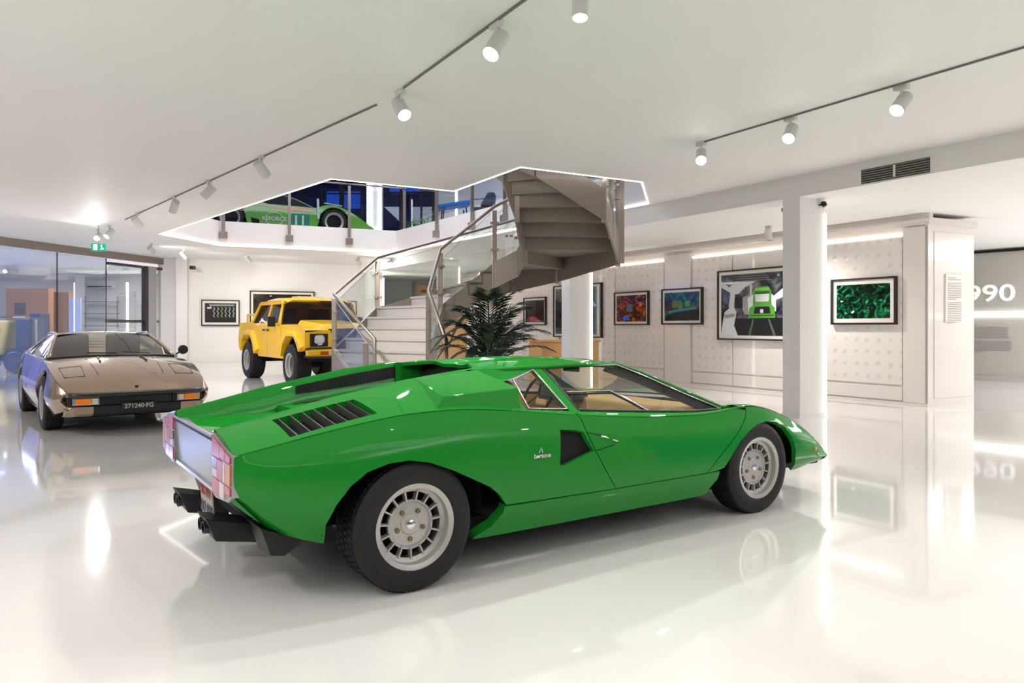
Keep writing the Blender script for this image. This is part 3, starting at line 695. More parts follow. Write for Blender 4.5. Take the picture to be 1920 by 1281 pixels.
# ---- side glass surface
def zb(x): return interp([(.6, .780), (.7, .772), (1.0, .747), (1.06, .742), (1.6, .701), (2.0, .676), (2.3, .672), (2.5, .69)], x)[0]
def sgl(x, z):
    f = (z-zb(x))/(.965-zb(x)); sb = interp([(.6, .795), (1.9, .79), (2.3, .765), (2.5, .74)], x)[0]
    return sb+(.50-sb)*f
def fgl(x, z): return loc3(x, sgl(x, z), z)
def pxgl(pts):
    out = []
    for u, v in pts:
        s = .65
        for _ in range(25):
            x, z = cS(u, v, s); s = .6*s+.4*sgl(x, max(.6, min(1.0, z)))
        out.append(Vector((x, z)))
    return out
g_main = pxgl([(1016, 690), (1085, 686.5), (1155, 684), (1200, 702), (1252, 725), (1300, 746), (1349, 766)])
g_base = [Vector((x, zb(x)+.004)) for x in (2.26, 2.0, 1.7, 1.4, 1.2, 1.085)]
g_poly = g_main+g_base
q_top = pxgl([(957, 713), (999, 693), (1063, 767)])
q_poly = [Vector((.76, zb(.76)+.006)), Vector((.80, .91)), q_top[1], q_top[2]]
def trim(name, pts, m, r, mir, surf=fgl, off=.004, closed=True, n=6):
    P3 = [Vector(surf(p.x, p.y)) for p in resample(pts, .06, closed)]
    if closed: P3.append(P3[0]); P3.append(P3[1])
    P3 = [Vector((p.x, (p.y-off)*(-1 if mir else 1), p.z)) for p in P3]
    return MB().tube(P3, r, n).ob(name, m, car, smooth=180)
lowin = pxgl([(1062, 735), (1143, 732.5), (1180, 751), (1216, 771)])
for mir in (False, True):
    dg = panel('door_window', M_cglass, car, g_poly, fgl, (0, -1, .6), step=.09, skirt=0, mirror=mir)
    panel('quarter_window', M_cglass, car, q_poly, fgl, (0, -1, .6), step=.09, skirt=0, mirror=mir)
    trim('window_trim', g_poly, M_black, .009, mir, off=0); trim('window_trim', g_main, M_chrome, .0032, mir, off=.008, closed=False)
    trim('window_trim', q_poly, M_chrome, .0055, mir, off=.002)
    trim('window_divider', lowin, M_chrome, .0048, mir, off=.004, closed=False); trim('window_divider', [p+Vector((0, -.012)) for p in lowin], M_black, .006, mir, off=.002, closed=False)
    # B pillar and A pillar in body colour
    sg = -1 if mir else 1
    b0 = pxgl([(993, 686), (1008, 685), (1086, 771), (1067, 771)])
    panel('door_pillar', green, car, b0, lambda x, z: loc3(x, sgl(x, z)+.008, z), (0, -1, .6), step=.08, skirt=.03, mirror=mir)
    ap = pxgl([(1152, 681), (1200, 698), (1252, 720), (1300, 741), (1352, 763), (1395, 765)])
    P3 = [Vector(fgl(p.x, p.y)) for p in ap]
    mb = MB()
    rings = []
    for p in P3:
        p = Vector((p.x, p.y*sg if sg == 1 else -p.y, p.z))
        y = p.y; dirn = 1 if y < 0 else -1
        rings.append([p+Vector((0, -dirn*.004, -.014)), p+Vector((0, -dirn*.006, .004)), p+Vector((.006, dirn*.012, .012)), p+Vector((.012, dirn*.045, .006)), p+Vector((0, dirn*.02, -.014))])
    mb.loft(rings, closed=True, caps=True).ob('windscreen_pillar', green, car, smooth=60)
    # inner black pillar lining
    MB().loft([[Vector((q.x, q.y*sg, q.z))+Vector(o) for o in ((-.01, sg*.015, -.01), (-.02, sg*.055, -.02), (-.05, sg*.05, -.05), (-.05, sg*.02, -.05))] for q in P3[:5]], closed=True, caps=True).ob('pillar_lining', M_black, car)
    # sill strip under the windows, between the shoulder crease and the glass
    def fstrip(x, t):
        c = crease(x); sb = sgl(x, zb(x)) if x < 2.25 else interp([(2.25, .772), (2.45, .76)], x)[0]
        return loc3(x, c[1]+(sb+.004-c[1])*t, c[2]+(zb(x)-c[2])*t+.004*sin(pi*t))
    panel('window_sill', green, car, [(.60, 0), (door_r[0].x-.003, 0), (door_r[0].x-.006, 1), (.60, 1)], fstrip, (0, -.5, 1), step=.08, skirt=.01, mirror=mir)
    panel('door_top', green, car, [(door_r[0].x+.003, 0), (1.5, 0), (2.0, 0), (door_f[0].x-.003, 0), (2.30, 1), (2.0, 1), (1.5, 1), (door_r[0].x-.0, 1)], fstrip, (0, -.5, 1), step=.06, skirt=.01, mirror=mir)
    # scoop box on the shoulder
    S = lambda x, s, z: loc3(x, sg*s, z)
    B = [S(.185, .50, .880), S(.175, .848, .800), S(.67, .850, .775), S(.64, .55, .80)]     # base
    T = [S(.25, .502, .937), S(.235, .815, .866), S(.675, .815, .886), S(.615, .505, .966)]   # top
    mb = MB(); mb.add(B+T, [(0, 1, 5, 4), (1, 2, 6, 5), (4, 5, 6, 7), (3, 0, 4, 7), (0, 3, 2, 1)])
    I = [Vector(B[2]).lerp(Vector(B[3]), .06)+Vector((-.12, 0, .012)), Vector(B[3]).lerp(Vector(B[2]), .06)+Vector((-.12, 0, .012)), Vector(T[3]).lerp(Vector(T[2]), .06)+Vector((-.12, 0, -.012)), Vector(T[2]).lerp(Vector(T[3]), .06)+Vector((-.12, 0, -.012))]
    F_ = [Vector(B[2]).lerp(Vector(B[3]), .05)+Vector((0, 0, .012)), Vector(B[3]).lerp(Vector(B[2]), .05)+Vector((0, 0, .012)), Vector(T[3]).lerp(Vector(T[2]), .05)+Vector((0, 0, -.012)), Vector(T[2]).lerp(Vector(T[3]), .05)+Vector((0, 0, -.012))]
    mb.add([Vector(B[2]), Vector(B[3]), Vector(T[3]), Vector(T[2])]+F_+I, [(0, 1, 5, 4), (1, 2, 6, 5), (2, 3, 7, 6), (3, 0, 4, 7), (4, 5, 9, 8), (5, 6, 10, 9), (6, 7, 11, 10), (7, 4, 8, 11), (8, 9, 10, 11)])
    mb.ob('air_scoop', green, car, bevel=.010, fixn=2, smooth=40, bseg=3)
# recessed side panel between roof, quarter window and scoop
for sg in (1, -1):
    MB().add([loc3(.60, sg*.498, .965), loc3(1.0, sg*.508, .963), loc3(.80, sg*.56, .915), loc3(.72, sg*.60, .90), loc3(.60, sg*.55, .92), loc3(.70, sg*.74, .79)], [(0, 1, 2, 3, 4), (4, 3, 5)]).ob('roof_side', green, car)
# ---- windscreen and bonnet
def fws(u_, s):     # u_: 0 header .. 1 cowl
    xh = 1.70-.08*(abs(s)/.5)**2; k = abs(s)
    s2 = s*(1+.50*u_); xc = 2.56-.30*(abs(s)/.5)**2.2
    zh = roofz(1.66, s)-.004; zc = .695-.02*(abs(s)/.5)**2
    return loc3(xh+(xc-xh)*u_, s2, zh+(zc-zh)*u_+.012*sin(pi*u_))
mb = MB(); mb.loft([[fws(u/8, -.49+.98*k/12) for k in range(13)] for u in range(9)]); mb.ob('windscreen', M_cglass, car, smooth=180)
MB().tube([fws(.01, -.49+.98*k/10) for k in range(11)], .009, 6).ob('windscreen_trim', M_black, car, smooth=180)
MB().tube([fws(1, -.49+.98*k/10) for k in range(11)], .006, 6).ob('windscreen_trim', M_black, car, smooth=180)
def hood(x, t):     # t 0 = crease (near), 1 = crease (far)
    c = crease(x); hs = [(0, c[1], c[2]), (.06, c[1]-.06, c[2]+.008), (.16, c[1]-.2, c[2]-.012), (.3, c[1]*.42, c[2]-.018), (.5, 0, c[2]-.004)]
    if x < 2.58: 
        k = (2.58-x)/.2
    q = cint(hs, min(t, 1-t)); s = q[0]*(1 if t < .5 else -1); z = q[1]
    return loc3(x, s, z)
xs = [2.26, 2.32, 2.40, 2.5, 2.6, 2.7, 2.8, 2.9, 3.0, 3.1, 3.2, 3.3, 3.37, 3.41]
def hx(x, t):
    # start of the bonnet follows the cowl curve
    tt = min(t, 1-t); st = interp([(0, 2.385), (.1, 2.33), (.2, 2.46), (.5, 2.57)], tt)[0]
    xx = st+(x-2.26)/(3.41-2.26)*(3.41-st)+.06*((x-2.26)/1.15)**8*(1-(1-2*tt)**4); return xx
mb = MB(); mb.loft([[(lambda X: (X, hood(min(X, 3.41), k/24)[1], hood(min(X, 3.41), k/24)[2]-(.03*max(0, X-3.41)/.06)))(hx(x, k/24)) for k in range(25)] for x in xs]); mb.ob('bonnet', green, car, smooth=40)
# nose cap
rings = []
for k in range(25):
    X = hx(3.41, k/24); p = hood(3.41, k/24); z = p[2]-(.03*max(0, X-3.41)/.06); s_ = p[1]; e = abs(k-12)/12
    rings.append([(X, s_, z), (X+.018, s_*1.01, z-.015), (X+.022, s_*1.015, z-.03), (X+.012, s_*1.01, z-.05), (X-.04, s_*.99, .235)])
mb = MB(); mb.loft(rings).ob('nose', green, car, smooth=60)
MB().box((3.0, 0, .22), (.85, 1.35, .03)).ob('chin', M_black, car)
_q = pxside([(1528, 842)])[0]
MB().lathe([(0, .012), (.010, .010), (.014, 0)], loc3(_q.x, side_s(_q.x, _q.y), _q.y), frame3((1, 0, 0), (0, 0, 1)), 12).ob('side_marker', mat('amber_lens', srgb(200, 120, 60), .15, coat=1), car, smooth=180)
# wiper
MB().tube([fws(.98, .05), Vector(fws(.8, .0))+Vector((0, 0, .02)), Vector(fws(.35, -.02))+Vector((0, 0, .02))], .005, 6).ob('wiper', M_black, car)
# ---- tail
RX = -.722
silver = mat('silver_panel', srgb(178, 182, 178), .28, metal=.85)
mb = MB()
mb.add([loc3(RX, .46, .70), loc3(RX, -.46, .70), loc3(RX+.012, -.46, .47), loc3(RX+.012, .46, .47)], [(0, 1, 2, 3)])
mb.add([loc3(RX, .46, .71), loc3(RX, -.46, .71), loc3(RX+.06, -.46, .70), loc3(RX+.06, .46, .70)], [(0, 1, 2, 3)])
mb.ob('tail_panel', silver, car)
MB().bar(loc3(RX-.003, .455, .697), loc3(RX-.003, -.455, .697), .008, .014).ob('tail_trim', M_black, car)
MB().bar(loc3(RX-.004, .46, .712), loc3(RX-.004, -.46, .712), .012, .012).ob('tail_trim', M_chrome, car)
MB().bar(loc3(RX+.008, .44, .468), loc3(RX+.008, -.44, .468), .012, .016).ob('tail_trim', M_chrome, car)
m_red = mat('tail_lens_red', srgb(190, 70, 78), .15, coat=.5); m_amb = mat('tail_lens_amber', srgb(210, 126, 56), .15, coat=.5); m_wh = mat('tail_lens_white', srgb(214, 196, 190), .12, coat=1)
for sg in (1, -1):
    L = lambda s, z, o=0: loc3(RX-.004-o, sg*s, z)
    # surround: s from .47 to .80; top slopes from z=.73 to .672
    def tz(s): return .732+(s-.46)/(.34)*(-.06)
    sur = MB().hexa([L(.462, tz(.462)), L(.802, tz(.802)), L(.802, .500), L(.745, .472), L(.52, .452), L(.462, .462)], [loc3(RX+.05, sg*s, z) for s, z in ((.462, tz(.462)), (.80, tz(.80)), (.80, .50), (.74, .475), (.52, .455), (.462, .465))])
    lamp = sur.ob('tail_lamp', silver, car)
    cell = lambda s0, s1, z0, z1, m, slope=False: MB().hexa([L(s0, z0, .006), L(s1, z0, .006), L(s1, (tz(s1)-.012 if slope else z1), .006), L(s0, (tz(s0)-.012 if slope else z1), .006)], [L(s0, z0, -.004), L(s1, z0, -.004), L(s1, (tz(s1)-.012 if slope else z1), -.004), L(s0, (tz(s0)-.012 if slope else z1), -.004)]).ob('lens', m, lamp)
    cell(.475, .605, .635, 0, m_red, True); cell(.612, .70, .640, 0, m_red, True); cell(.707, .79, .640, 0, m_red, True)
    cell(.475, .565, .585, .628, mat('tail_lens_dark_red', srgb(130, 60, 55), .2, coat=1)); cell(.475, .565, .545, .58, m_wh)
    cell(.572, .66, .545, .628, m_red); cell(.667, .70, .545, .634, m_wh); cell(.707, .79, .545, .634, m_amb)
    cell(.475, .60, .472, .538, m_red); cell(.607, .69, .475, .538, m_wh); cell(.697, .79, .505, .538, m_red)
# lower valance (green, curving under)
mb = MB(); rings = []
for k in range(17):
    s = -.80+1.6*k/16; e = abs(s)/.8
    low = .36
    rings.append([loc3(RX+.012, s, .462+.03*e*e), loc3(RX+.05, s*1.0, .43+.02*e*e), loc3(RX+.12, s*1.0, .375), loc3(RX+.22, s*1.01, .30)])
mb.loft(rings).ob('rear_valance', green, car, smooth=60)
MB().hexa([loc3(-.70, .44, .46), loc3(-.70, -.44, .46), loc3(-.55, -.44, .30), loc3(-.55, .44, .30)], [loc3(-.66, .44, .46), loc3(-.66, -.44, .46), loc3(-.45, -.44, .30), loc3(-.45, .44, .30)]).ob('rear_undertray', M_black, car)
for sg in (1, -1):
    MB().hexa([loc3(-.745, sg*.22, .335), loc3(-.745, sg*.41, .335), loc3(-.70, sg*.40, .225), loc3(-.70, sg*.23, .225)], [loc3(-.49, sg*.22, .275), loc3(-.49, sg*.40, .275), loc3(-.49, sg*.39, .185), loc3(-.49, sg*.24, .185)]).ob('exhaust_shroud', M_black, car, bevel=.006)
    for s in (.27, .35):
        MB().lathe([(.024, .05), (.024, 0), (.029, .0), (.029, .1)], loc3(-.745, sg*s, .285), frame3((0, 1, 0), (0, 0, 1)), 14).ob('exhaust_pipe', mat('dark_exhaust', (.06, .06, .065), .3, metal=1), car, smooth=50)
    MB().hexa([loc3(-.58, sg*.50, .33), loc3(-.54, sg*.50, .20), loc3(-.48, sg*.50, .19), loc3(-.38, sg*.50, .25)], [loc3(-.58, sg*.70, .33), loc3(-.54, sg*.70, .21), loc3(-.48, sg*.70, .20), loc3(-.38, sg*.70, .26)]).ob('mud_flap', M_black, car)
MB().lathe([(.09, -.3), (.09, .3)], loc3(-.42, 0, .28), frame3((1, 0, 0), (0, 0, 1)), 16).ob('silencer', M_black, car)
# number plate
pc4 = lambda o: [loc3(-.690-o, .26, .455), loc3(-.690-o, 0, .455), loc3(-.675-o, 0, .27), loc3(-.675-o, .26, .27)]
pl = MB().hexa(pc4(0), pc4(-.006)).ob('number_plate', mat('plate_grey', srgb(175, 165, 158), .5), car)
fr_ = frame3((0, -1, 0), (.08, 0, 1))
text_ob('plate_lettering', 'PROVA', .072, mat('plate_red', srgb(150, 45, 40), .5), pl, (-.6905, -.13, .408), fr_, ext=.001, bold=.001)
text_ob('plate_lettering', 'BO 980', .075, mat('plate_ink', srgb(70, 72, 84), .5), pl, (-.6835, -.13, .32), fr_, ext=.001, bold=.001)
# ---- underbody, interior
mb = MB(); mb.box((1.2, 0, .20), (2.0, 1.5, .06)); mb.box((2.9, 0, .24), (.5, 1.2, .1)); mb.box((-.3, 0, .36), (.5, 1.1, .2)); mb.box((0.0, 0, .45), (.9, 1.05, .3)); mb.box((2.45, 0, .38), (.8, .95, .25)); mb.ob('underbody', M_dark, car)
def arch_liner(cx, r, sg, s1=.86):
    mb = MB(); mb.loft([[loc3(cx+r*cos(a), sg*s, .33+r*sin(a)) for s in (.55, s1)] for a in [radians(-4+k*188/16) for k in range(17)]])
    mb.add([loc3(cx+r*cos(a), sg*.55, .33+r*sin(a)) for a in [radians(-4+k*188/16) for k in range(17)]], [tuple(range(17))]); mb.ob('wheel_well', M_dark, car)
for sg in (1, -1): arch_liner(.03, .40, sg); arch_liner(2.52, .325, sg, .80)
M_tan = noise_rough(mat('tan_leather', srgb(214, 178, 122), .55), 60, .5, .65, .15)
mb = MB(); mb.add([loc3(.80, .72, .5), loc3(2.35, .72, .45), loc3(2.35, -.72, .45), loc3(.8, -.72, .5)], [(0, 1, 2, 3)]); mb.ob('cabin_floor', mat('tan_carpet', srgb(170, 138, 95), .9), car)
for sg in (1, -1):
    MB().add([loc3(.92, sg*.755, .50), loc3(2.3, sg*.745, .45), loc3(2.3, sg*.745, .655), loc3(1.6, sg*.77, .69), loc3(1.06, sg*.765, .73), loc3(.92, sg*.74, .74)], [tuple(range(6))]).ob('door_lining', M_tan, car)
    st = MB(); c = sg*.33
    st.hexa([loc3(1.02, c-.2, .42), loc3(1.02, c+.2, .42), loc3(1.5, c+.2, .46), loc3(1.5, c-.2, .46)], [loc3(1.02, c-.2, .55), loc3(1.02, c+.2, .55), loc3(1.5, c+.2, .60), loc3(1.5, c-.2, .60)])
    st.hexa([loc3(1.04, c-.2, .52), loc3(1.04, c+.2, .52), loc3(1.16, c+.19, .53), loc3(1.16, c-.19, .53)], [loc3(.80, c-.15, .89), loc3(.80, c+.15, .89), loc3(.87, c+.14, .90), loc3(.87, c-.14, .90)])
    st.ob('seat', M_tan, car, bevel=.03, smooth=50)
MB().add([loc3(.74, .72, .45), loc3(.74, -.72, .45), loc3(.79, -.44, .93), loc3(.79, .44, .93)], [(0, 1, 2, 3)]).ob('bulkhead', M_tan, car)
MB().hexa([loc3(1.86, .70, .60), loc3(1.86, -.70, .60), loc3(2.40, -.66, .64), loc3(2.40, .66, .64)], [loc3(1.90, .70, .70), loc3(1.90, -.70, .70), loc3(2.40, -.66, .675), loc3(2.40, .66, .675)]).ob('dashboard', M_tan, car, bevel=.02)
bn = MB(); bn.hexa([loc3(1.80, -.14, .66), loc3(1.80, -.58, .66), loc3(1.95, -.58, .66), loc3(1.95, -.14, .66)], [loc3(1.84, -.16, .76), loc3(1.84, -.56, .76), loc3(1.96, -.54, .74), loc3(1.96, -.18, .74)]); bn.ob('instrument_binnacle', M_black, car, bevel=.015)
RW = Matrix.Rotation(radians(-62), 3, 'Y')
sw = MB(); sw.tube([Vector((1.66, .36, .71))+RW @ Vector((.16*cos(a), .16*sin(a), 0)) for a in [2*pi*k/24 for k in range(25)]], .011, 8)
for a in (0.3, 2.3, 4.7): sw.bar(Vector((1.66, .36, .71)), Vector((1.66, .36, .71))+RW @ Vector((.155*cos(a), .155*sin(a), 0)), .018, .006)
sw.ob('steering_wheel', M_black, car, smooth=60)
MB().bar(loc3(1.62, -.02, .925), loc3(1.62, .14, .925), .02, .05).ob('rear_view_mirror', M_black, car, bevel=.006)
# ---- wheels
M_tyre = noise_rough(mat('tyre_rubber', (.011, .009, .0085), .62), 40, .5, .7)
M_tread = noise_rough(mat('tread_rubber', (.006, .0055, .0055), .75), 40, .6, .8)
M_rim = noise_rough(mat('silver_rim_paint', srgb(190, 187, 182), .34, metal=.35), 25, .3, .4)
def wheel(parent, c, sg, R, Wd, rim, steer=0., name='wheel', slots=15, rimmat=None, nutc=srgb(150, 130, 95), deep=.5, style='slot'):
    rimmat = rimmat or M_rim
    o = bpy.data.objects.new(name, None); COL.objects.link(o); o.parent = parent; o.location = c
    o.rotation_euler = (0, 0, steer); o.empty_display_size = .05
    Rm = frame3((1, 0, 0), (0, 0, 1)) if sg > 0 else frame3((-1, 0, 0), (0, 0, 1))   # local z -> outward (-y for near side)
    h = Wd/2
    if style == 'slot':   # tyre
        pr = [(rim*.98, -h*.85), (rim*1.05, -h*.98), (R*.90, -h), (R*.985, -h*.86), (R, -h*.72), (R, h*.72), (R*.985, h*.86), (R*.93, h*.965), (R*.86, h*1.0), (rim*1.10, h*.98), (rim*1.02, h*.93), (rim*.97, h*.85)]
    else: pr = [(rim*.98, -h*.85), (rim*1.05, -h*.98), (R*.90, -h), (R*.97, -h*.86), (R, -h*.75), (R, h*.75), (R*.97, h*.88), (R*.90, h), (rim*1.2, h*1.0), (rim*1.02, h*.93), (rim*.97, h*.85)]
    MB().lathe(pr, (0, 0, 0), Rm, 64).ob('tyre', M_tyre, o, smooth=35)
    tr = MB()                      # tread blocks
    nb = 60
    for k in range(nb):
        a = 2*pi*k/nb
        for j, (hh, w2) in enumerate(((-.58, .22), (-.2, .26), (.2, .26), (.58, .22))):
            aa = a+(j % 2)*pi/nb; cc = Rm @ Vector((R*cos(aa)*1.0, R*sin(aa)*1.0, h*hh))
            Q = Rm @ Matrix.Rotation(aa, 3, 'Z'); tr.box(cc, (.008, 2*pi*R/nb*.72, h*w2*1.25), Q)
    tag(tr.ob('tread', M_tread, o), kind='stuff')
    r = rim
    prof = [(r*.96, -h*.9), (r*.90, -h*.3), (r*.83, h*.25), (r*.80, h*.52), (r*.845, h*.56), (r*.90, h*.60), (r*.915, h*.90), (r*1.0, h*.955), (r*1.035, h*.965), (r*1.04, h*.93), (r*.99, h*.86)]
    rb = MB().lathe(prof, (0, 0, 0), Rm, 64).ob('rim', rimmat, o, smooth=35)
    MB().lathe([(r*.97, -h*.2), (0.001, -h*.2)], (0, 0, 0), Rm, 32).ob('brake_backing', M_dark, o)
    if style == 'slot':
        hub = [(r*.60, h*.35), (r*.60, h*.52), (r*.555, h*.53), (r*.53, h*.44), (r*.42, h*.46), (r*.26, h*.47), (r*.24, h*.50), (r*.13, h*.51), (.001, h*.51)]
        MB().lathe(hub, (0, 0, 0), Rm, 48).ob('wheel_disc', rimmat, o, smooth=30)
        v0 = None
        for k in range(slots):
            if v0 is None: v0 = MB().bar(Vector((r*.57, 0, h*.44)), Vector((r*.83, 0, h*.46)), .008, h*.26).ob('vane', rimmat, o); vv = v0
            else: vv = v0.copy(); COL.objects.link(vv)
            vv.rotation_euler = (Rm @ Matrix.Rotation(2*pi*k/slots+.1, 3, 'Z')).to_euler()
        MB().lathe([(r*.115, h*.5), (r*.115, h*.58), (r*.06, h*.62), (.001, h*.62)], (0, 0, 0), Rm, 20).ob('hub_cap', M_chrome, o, smooth=40)
        mn = mat('brass_nut', nutc, .3, metal=.6)
        for k in range(5):
            a = 2*pi*k/5+pi/2+pi
            MB().lathe([(r*.062, h*.45), (r*.062, h*.53), (r*.045, h*.57), (r*.02, h*.57), (r*.018, h*.54), (.001, h*.54)], Rm @ Vector((r*.36*cos(a), r*.36*sin(a), 0)), Rm, 10).ob('wheel_nut', mn, o, smooth=30)
    return o
wheel(car, loc3(0.045, .80, .296), 1, .296, .25, .188)
wheel(car, loc3(2.525, .765, .290), 1, .290, .20, .190)
wheel(car, loc3(0.045, -.80, .296), -1, .296, .25, .188)
wheel(car, loc3(2.525, -.765, .290), -1, .290, .20, .190)
# ================================================================ STAIR
stair = empty('staircase', (-1.5, 10.5, 0), 0, 'grey steel staircase winding up through the ceiling opening with glass sides', 'staircase')
PIs = Matrix.Translation(-Vector(stair.location))
def sp(o): o.parent = stair; o.matrix_parent_inverse = PIs; return o
# stations: inner (x,y), outer (x,y), height of walking line, steps to next
ST = [((-.80, 9.1), (-1.80, 9.8), 0.0, 4), ((-1.12, 10.0), (-2.62, 11.0), .70, 4), ((-1.04, 10.85), (-2.2, 12.2), 1.35, 4),
      ((-.26, 11.15), (-.05, 12.75), 2.02, 1), ((.10, 11.05), (.75, 12.45), 2.19, 1), ((.19, 10.85), (1.56, 11.0), 2.36, 3), ((.07, 10.2), (1.23, 10.0), 2.87, 3), ((-.12, 10.1), (.30, 9.65), 3.38, 2), ((-.50, 10.42), (-.42, 10.0), 3.77, 0)]
M_tread2 = mat('white_stair_tread', srgb(222, 214, 208), .3, coat=.2)
M_under = M_stringer; M_nose = mat('stair_nosing_grey', srgb(212, 204, 198), .3)
stp = []
for (I, O, z, n), (I2, O2, z2, _) in zip(ST, ST[1:]):
    for k in range(n):
        f0, f1 = k/n, (k+1)/n; L = lambda a, b, f: Vector((a[0]+(b[0]-a[0])*f, a[1]+(b[1]-a[1])*f, 0))
        stp.append((L(I, I2, f0), L(O, O2, f0), L(I, I2, f1), L(O, O2, f1), z+(z2-z)*f0, z+(z2-z)*f1))
for i, (a, b, c, d, z0, z1) in enumerate(stp):
    if i > 16: mt = M_under
    up = Vector((0, 0, z1)); lo = Vector((0, 0, z1-.035))
    low = i < 10
    ga, gb = (c-a).normalized()*.022, (d-b).normalized()*.022
    t = MB().hexa([a-ga+lo, b-gb+lo, d+lo, c+lo], [a-ga+up, b-gb+up, d+up, c+up], 0)
    t = sp(t.ob('tread', M_nose if low else M_under))
    rz0 = Vector((0, 0, z0-.05 if i else 0)); rz1 = Vector((0, 0, z1-.036)); h = (d-b)*.12; g = (c-a)*.12
    sp(MB().hexa([a+rz0+g*.0, b+rz0+h*.0, b+rz0+h, a+rz0+g], [a+rz1, b+rz1, b+rz1+h, a+rz1+g]).ob('riser', M_tread2 if low else M_under))
def stringer(idx, lo, hi, i0=0, i1=8, off=.03):
    for j in range(i0, i1):
        a = Vector((*ST[j][idx], ST[j][2])); b = Vector((*ST[j+1][idx], ST[j+1][2])); ca = Vector((-.5, 11.1, 0))
        t = Vector((b.x-a.x, b.y-a.y, 0)).normalized(); n = Vector((t.y, -t.x, 0))
        if (a-ca).dot(n) < 0: n = -n
        if idx == 0: n = -n if j not in () else n
        n = n*off
        sp(MB().hexa([a+Vector((0, 0, lo)), b+Vector((0, 0, lo)), b+n+Vector((0, 0, lo)), a+n+Vector((0, 0, lo))], [a+Vector((0, 0, hi)), b+Vector((0, 0, hi)), b+n+Vector((0, 0, hi)), a+n+Vector((0, 0, hi))]).ob('stringer', M_stringer))
stringer(1, -.25, .16); stringer(0, -.25, .14)
# handrails, posts and glass
def rail(pts, r=.024): sp(MB().tube(pts, r, 10).ob('handrail', M_steel, smooth=180))
R1 = [Vector((*ST[j][1], ST[j][2]+.97)) for j in range(9)]; R0 = [Vector((*ST[j][0], ST[j][2]+.97)) for j in range(9)]
rail([Vector((-1.80, 9.8, .05)), R1[0]+Vector((0, 0, .06))]+R1[1:6]+[R1[6], R1[7]]); rail([Vector((-.80, 9.1, .05)), R0[0]+Vector((0, 0, .06))]+R0[1:9])
def post(p, z0, z1, w=.07, d=.035):
    sp(MB().box((p.x, p.y, (z0+z1)/2), (w, d, z1-z0)).ob('post', M_steel, bevel=.004))
for j in (1, 2, 4, 5, 6): p = R1[j]; post(p, p.z-1.25, p.z-.06)
for j in (1, 2, 3, 5, 6): p = R0[j]; post(p, p.z-1.22, p.z-.06)
post(Vector((-1.95, 9.95, 0)), 0.0, .98); post((R1[5]+R1[6])/2, R1[5].z-.9, R1[6].z-.1); post(R1[5]+Vector((.06, .02, 0)), R1[5].z-1.2, R1[5].z+.1)
def glasspane(a, b, z):
    t = (Vector((b.x-a.x, b.y-a.y, 0))).normalized()*.06; a = a+t; b = b-t
    n = Vector((t.y, -t.x, 0)).normalized()*.006
    la, lb = a-Vector((0, 0, .80)), b-Vector((0, 0, .80)); ha, hb = a-Vector((0, 0, .10)), b-Vector((0, 0, .10))
    sp(MB().hexa([la-n, lb-n, lb+n, la+n], [ha-n, hb-n, hb+n, ha+n]).ob('glass_panel', M_glass))
    sp(MB().bar(ha, hb, .008, .006).ob('glass_edge', mat('glass_edge_green', srgb(150, 165, 158), .2)))
    for q, s in ((a, 1), (b, -1)):
        for h in (.25, .65): sp(MB().box(q-Vector((0, 0, h))-t*.3*s, (.05, .05, .035)).ob('clamp', M_steel, bevel=.003))
for j in range(0, 7):
    glasspane(R1[j], R1[j+1], 0)
for j in range(0, 6):
    glasspane(R0[j], R0[j+1], 0)
# ---------------------------------------------------------------- upstairs balustrade along the opening
bal = empty('balustrade', (-4, 18.5, UP), 0, 'upstairs glass balustrade with grey posts fixed to the slab edge', 'railing')
PIb = Matrix.Translation(-Vector(bal.location))
def bp(o): o.parent = bal; o.matrix_parent_inverse = PIb; return o
def onedge(i, u):
    a, b = Vector(OPEN[i]), Vector(OPEN[(i+1) % 8]); d = b-a; k = (u-CXP)/FPX
    t = (k*a.y-a.x)/(d.x-k*d.y); p = a+d*t; return Vector((p.x, p.y, 0))
def bpost(p, nrm, hi=4.87, lo=3.33):
    q = p+nrm*.05
    bp(MB().box((q.x, q.y, (hi+lo)/2), (.07, .05, hi-lo), Matrix.Rotation(.4, 3, 'Z')).ob('post', M_steel, bevel=.004))
    bp(MB().box((q.x, q.y, lo+.09), (.18, .10, .17), Matrix.Rotation(.4, 3, 'Z')).ob('bracket', M_steel, bevel=.006))
n6 = Vector((.42, -.9, 0)); n5 = Vector((-.85, -.52, 0))
pp = [onedge(6, u) for u in (419, 542, 654, 757)]
for q in pp: bpost(q, n6)
p5 = [onedge(5, u) for u in (822, 889, 950)]
for q in p5: bpost(q, n5)
top = [q+n6*.05+Vector((0, 0, 4.92)) for q in [onedge(6, 330)]+pp]+[q+n5*.05+Vector((0, 0, 4.92)) for q in p5]
for a, b in zip(top, top[1:]):
    bp(MB().tube([a, b], .024, 10).ob('handrail', M_steel, smooth=180))
    t = (b-a).normalized()*.07; n = Vector((t.y, -t.x, 0)).normalized()*.006; a2, b2 = a+t-Vector((0, 0, .15)), b-t-Vector((0, 0, .15)); z = Vector((0, 0, -.9))
    bp(MB().hexa([a2-n, b2-n, b2+n, a2+n], [a2-n+z, b2-n+z, b2+n+z, a2+n+z]).ob('glass_panel', M_glass))
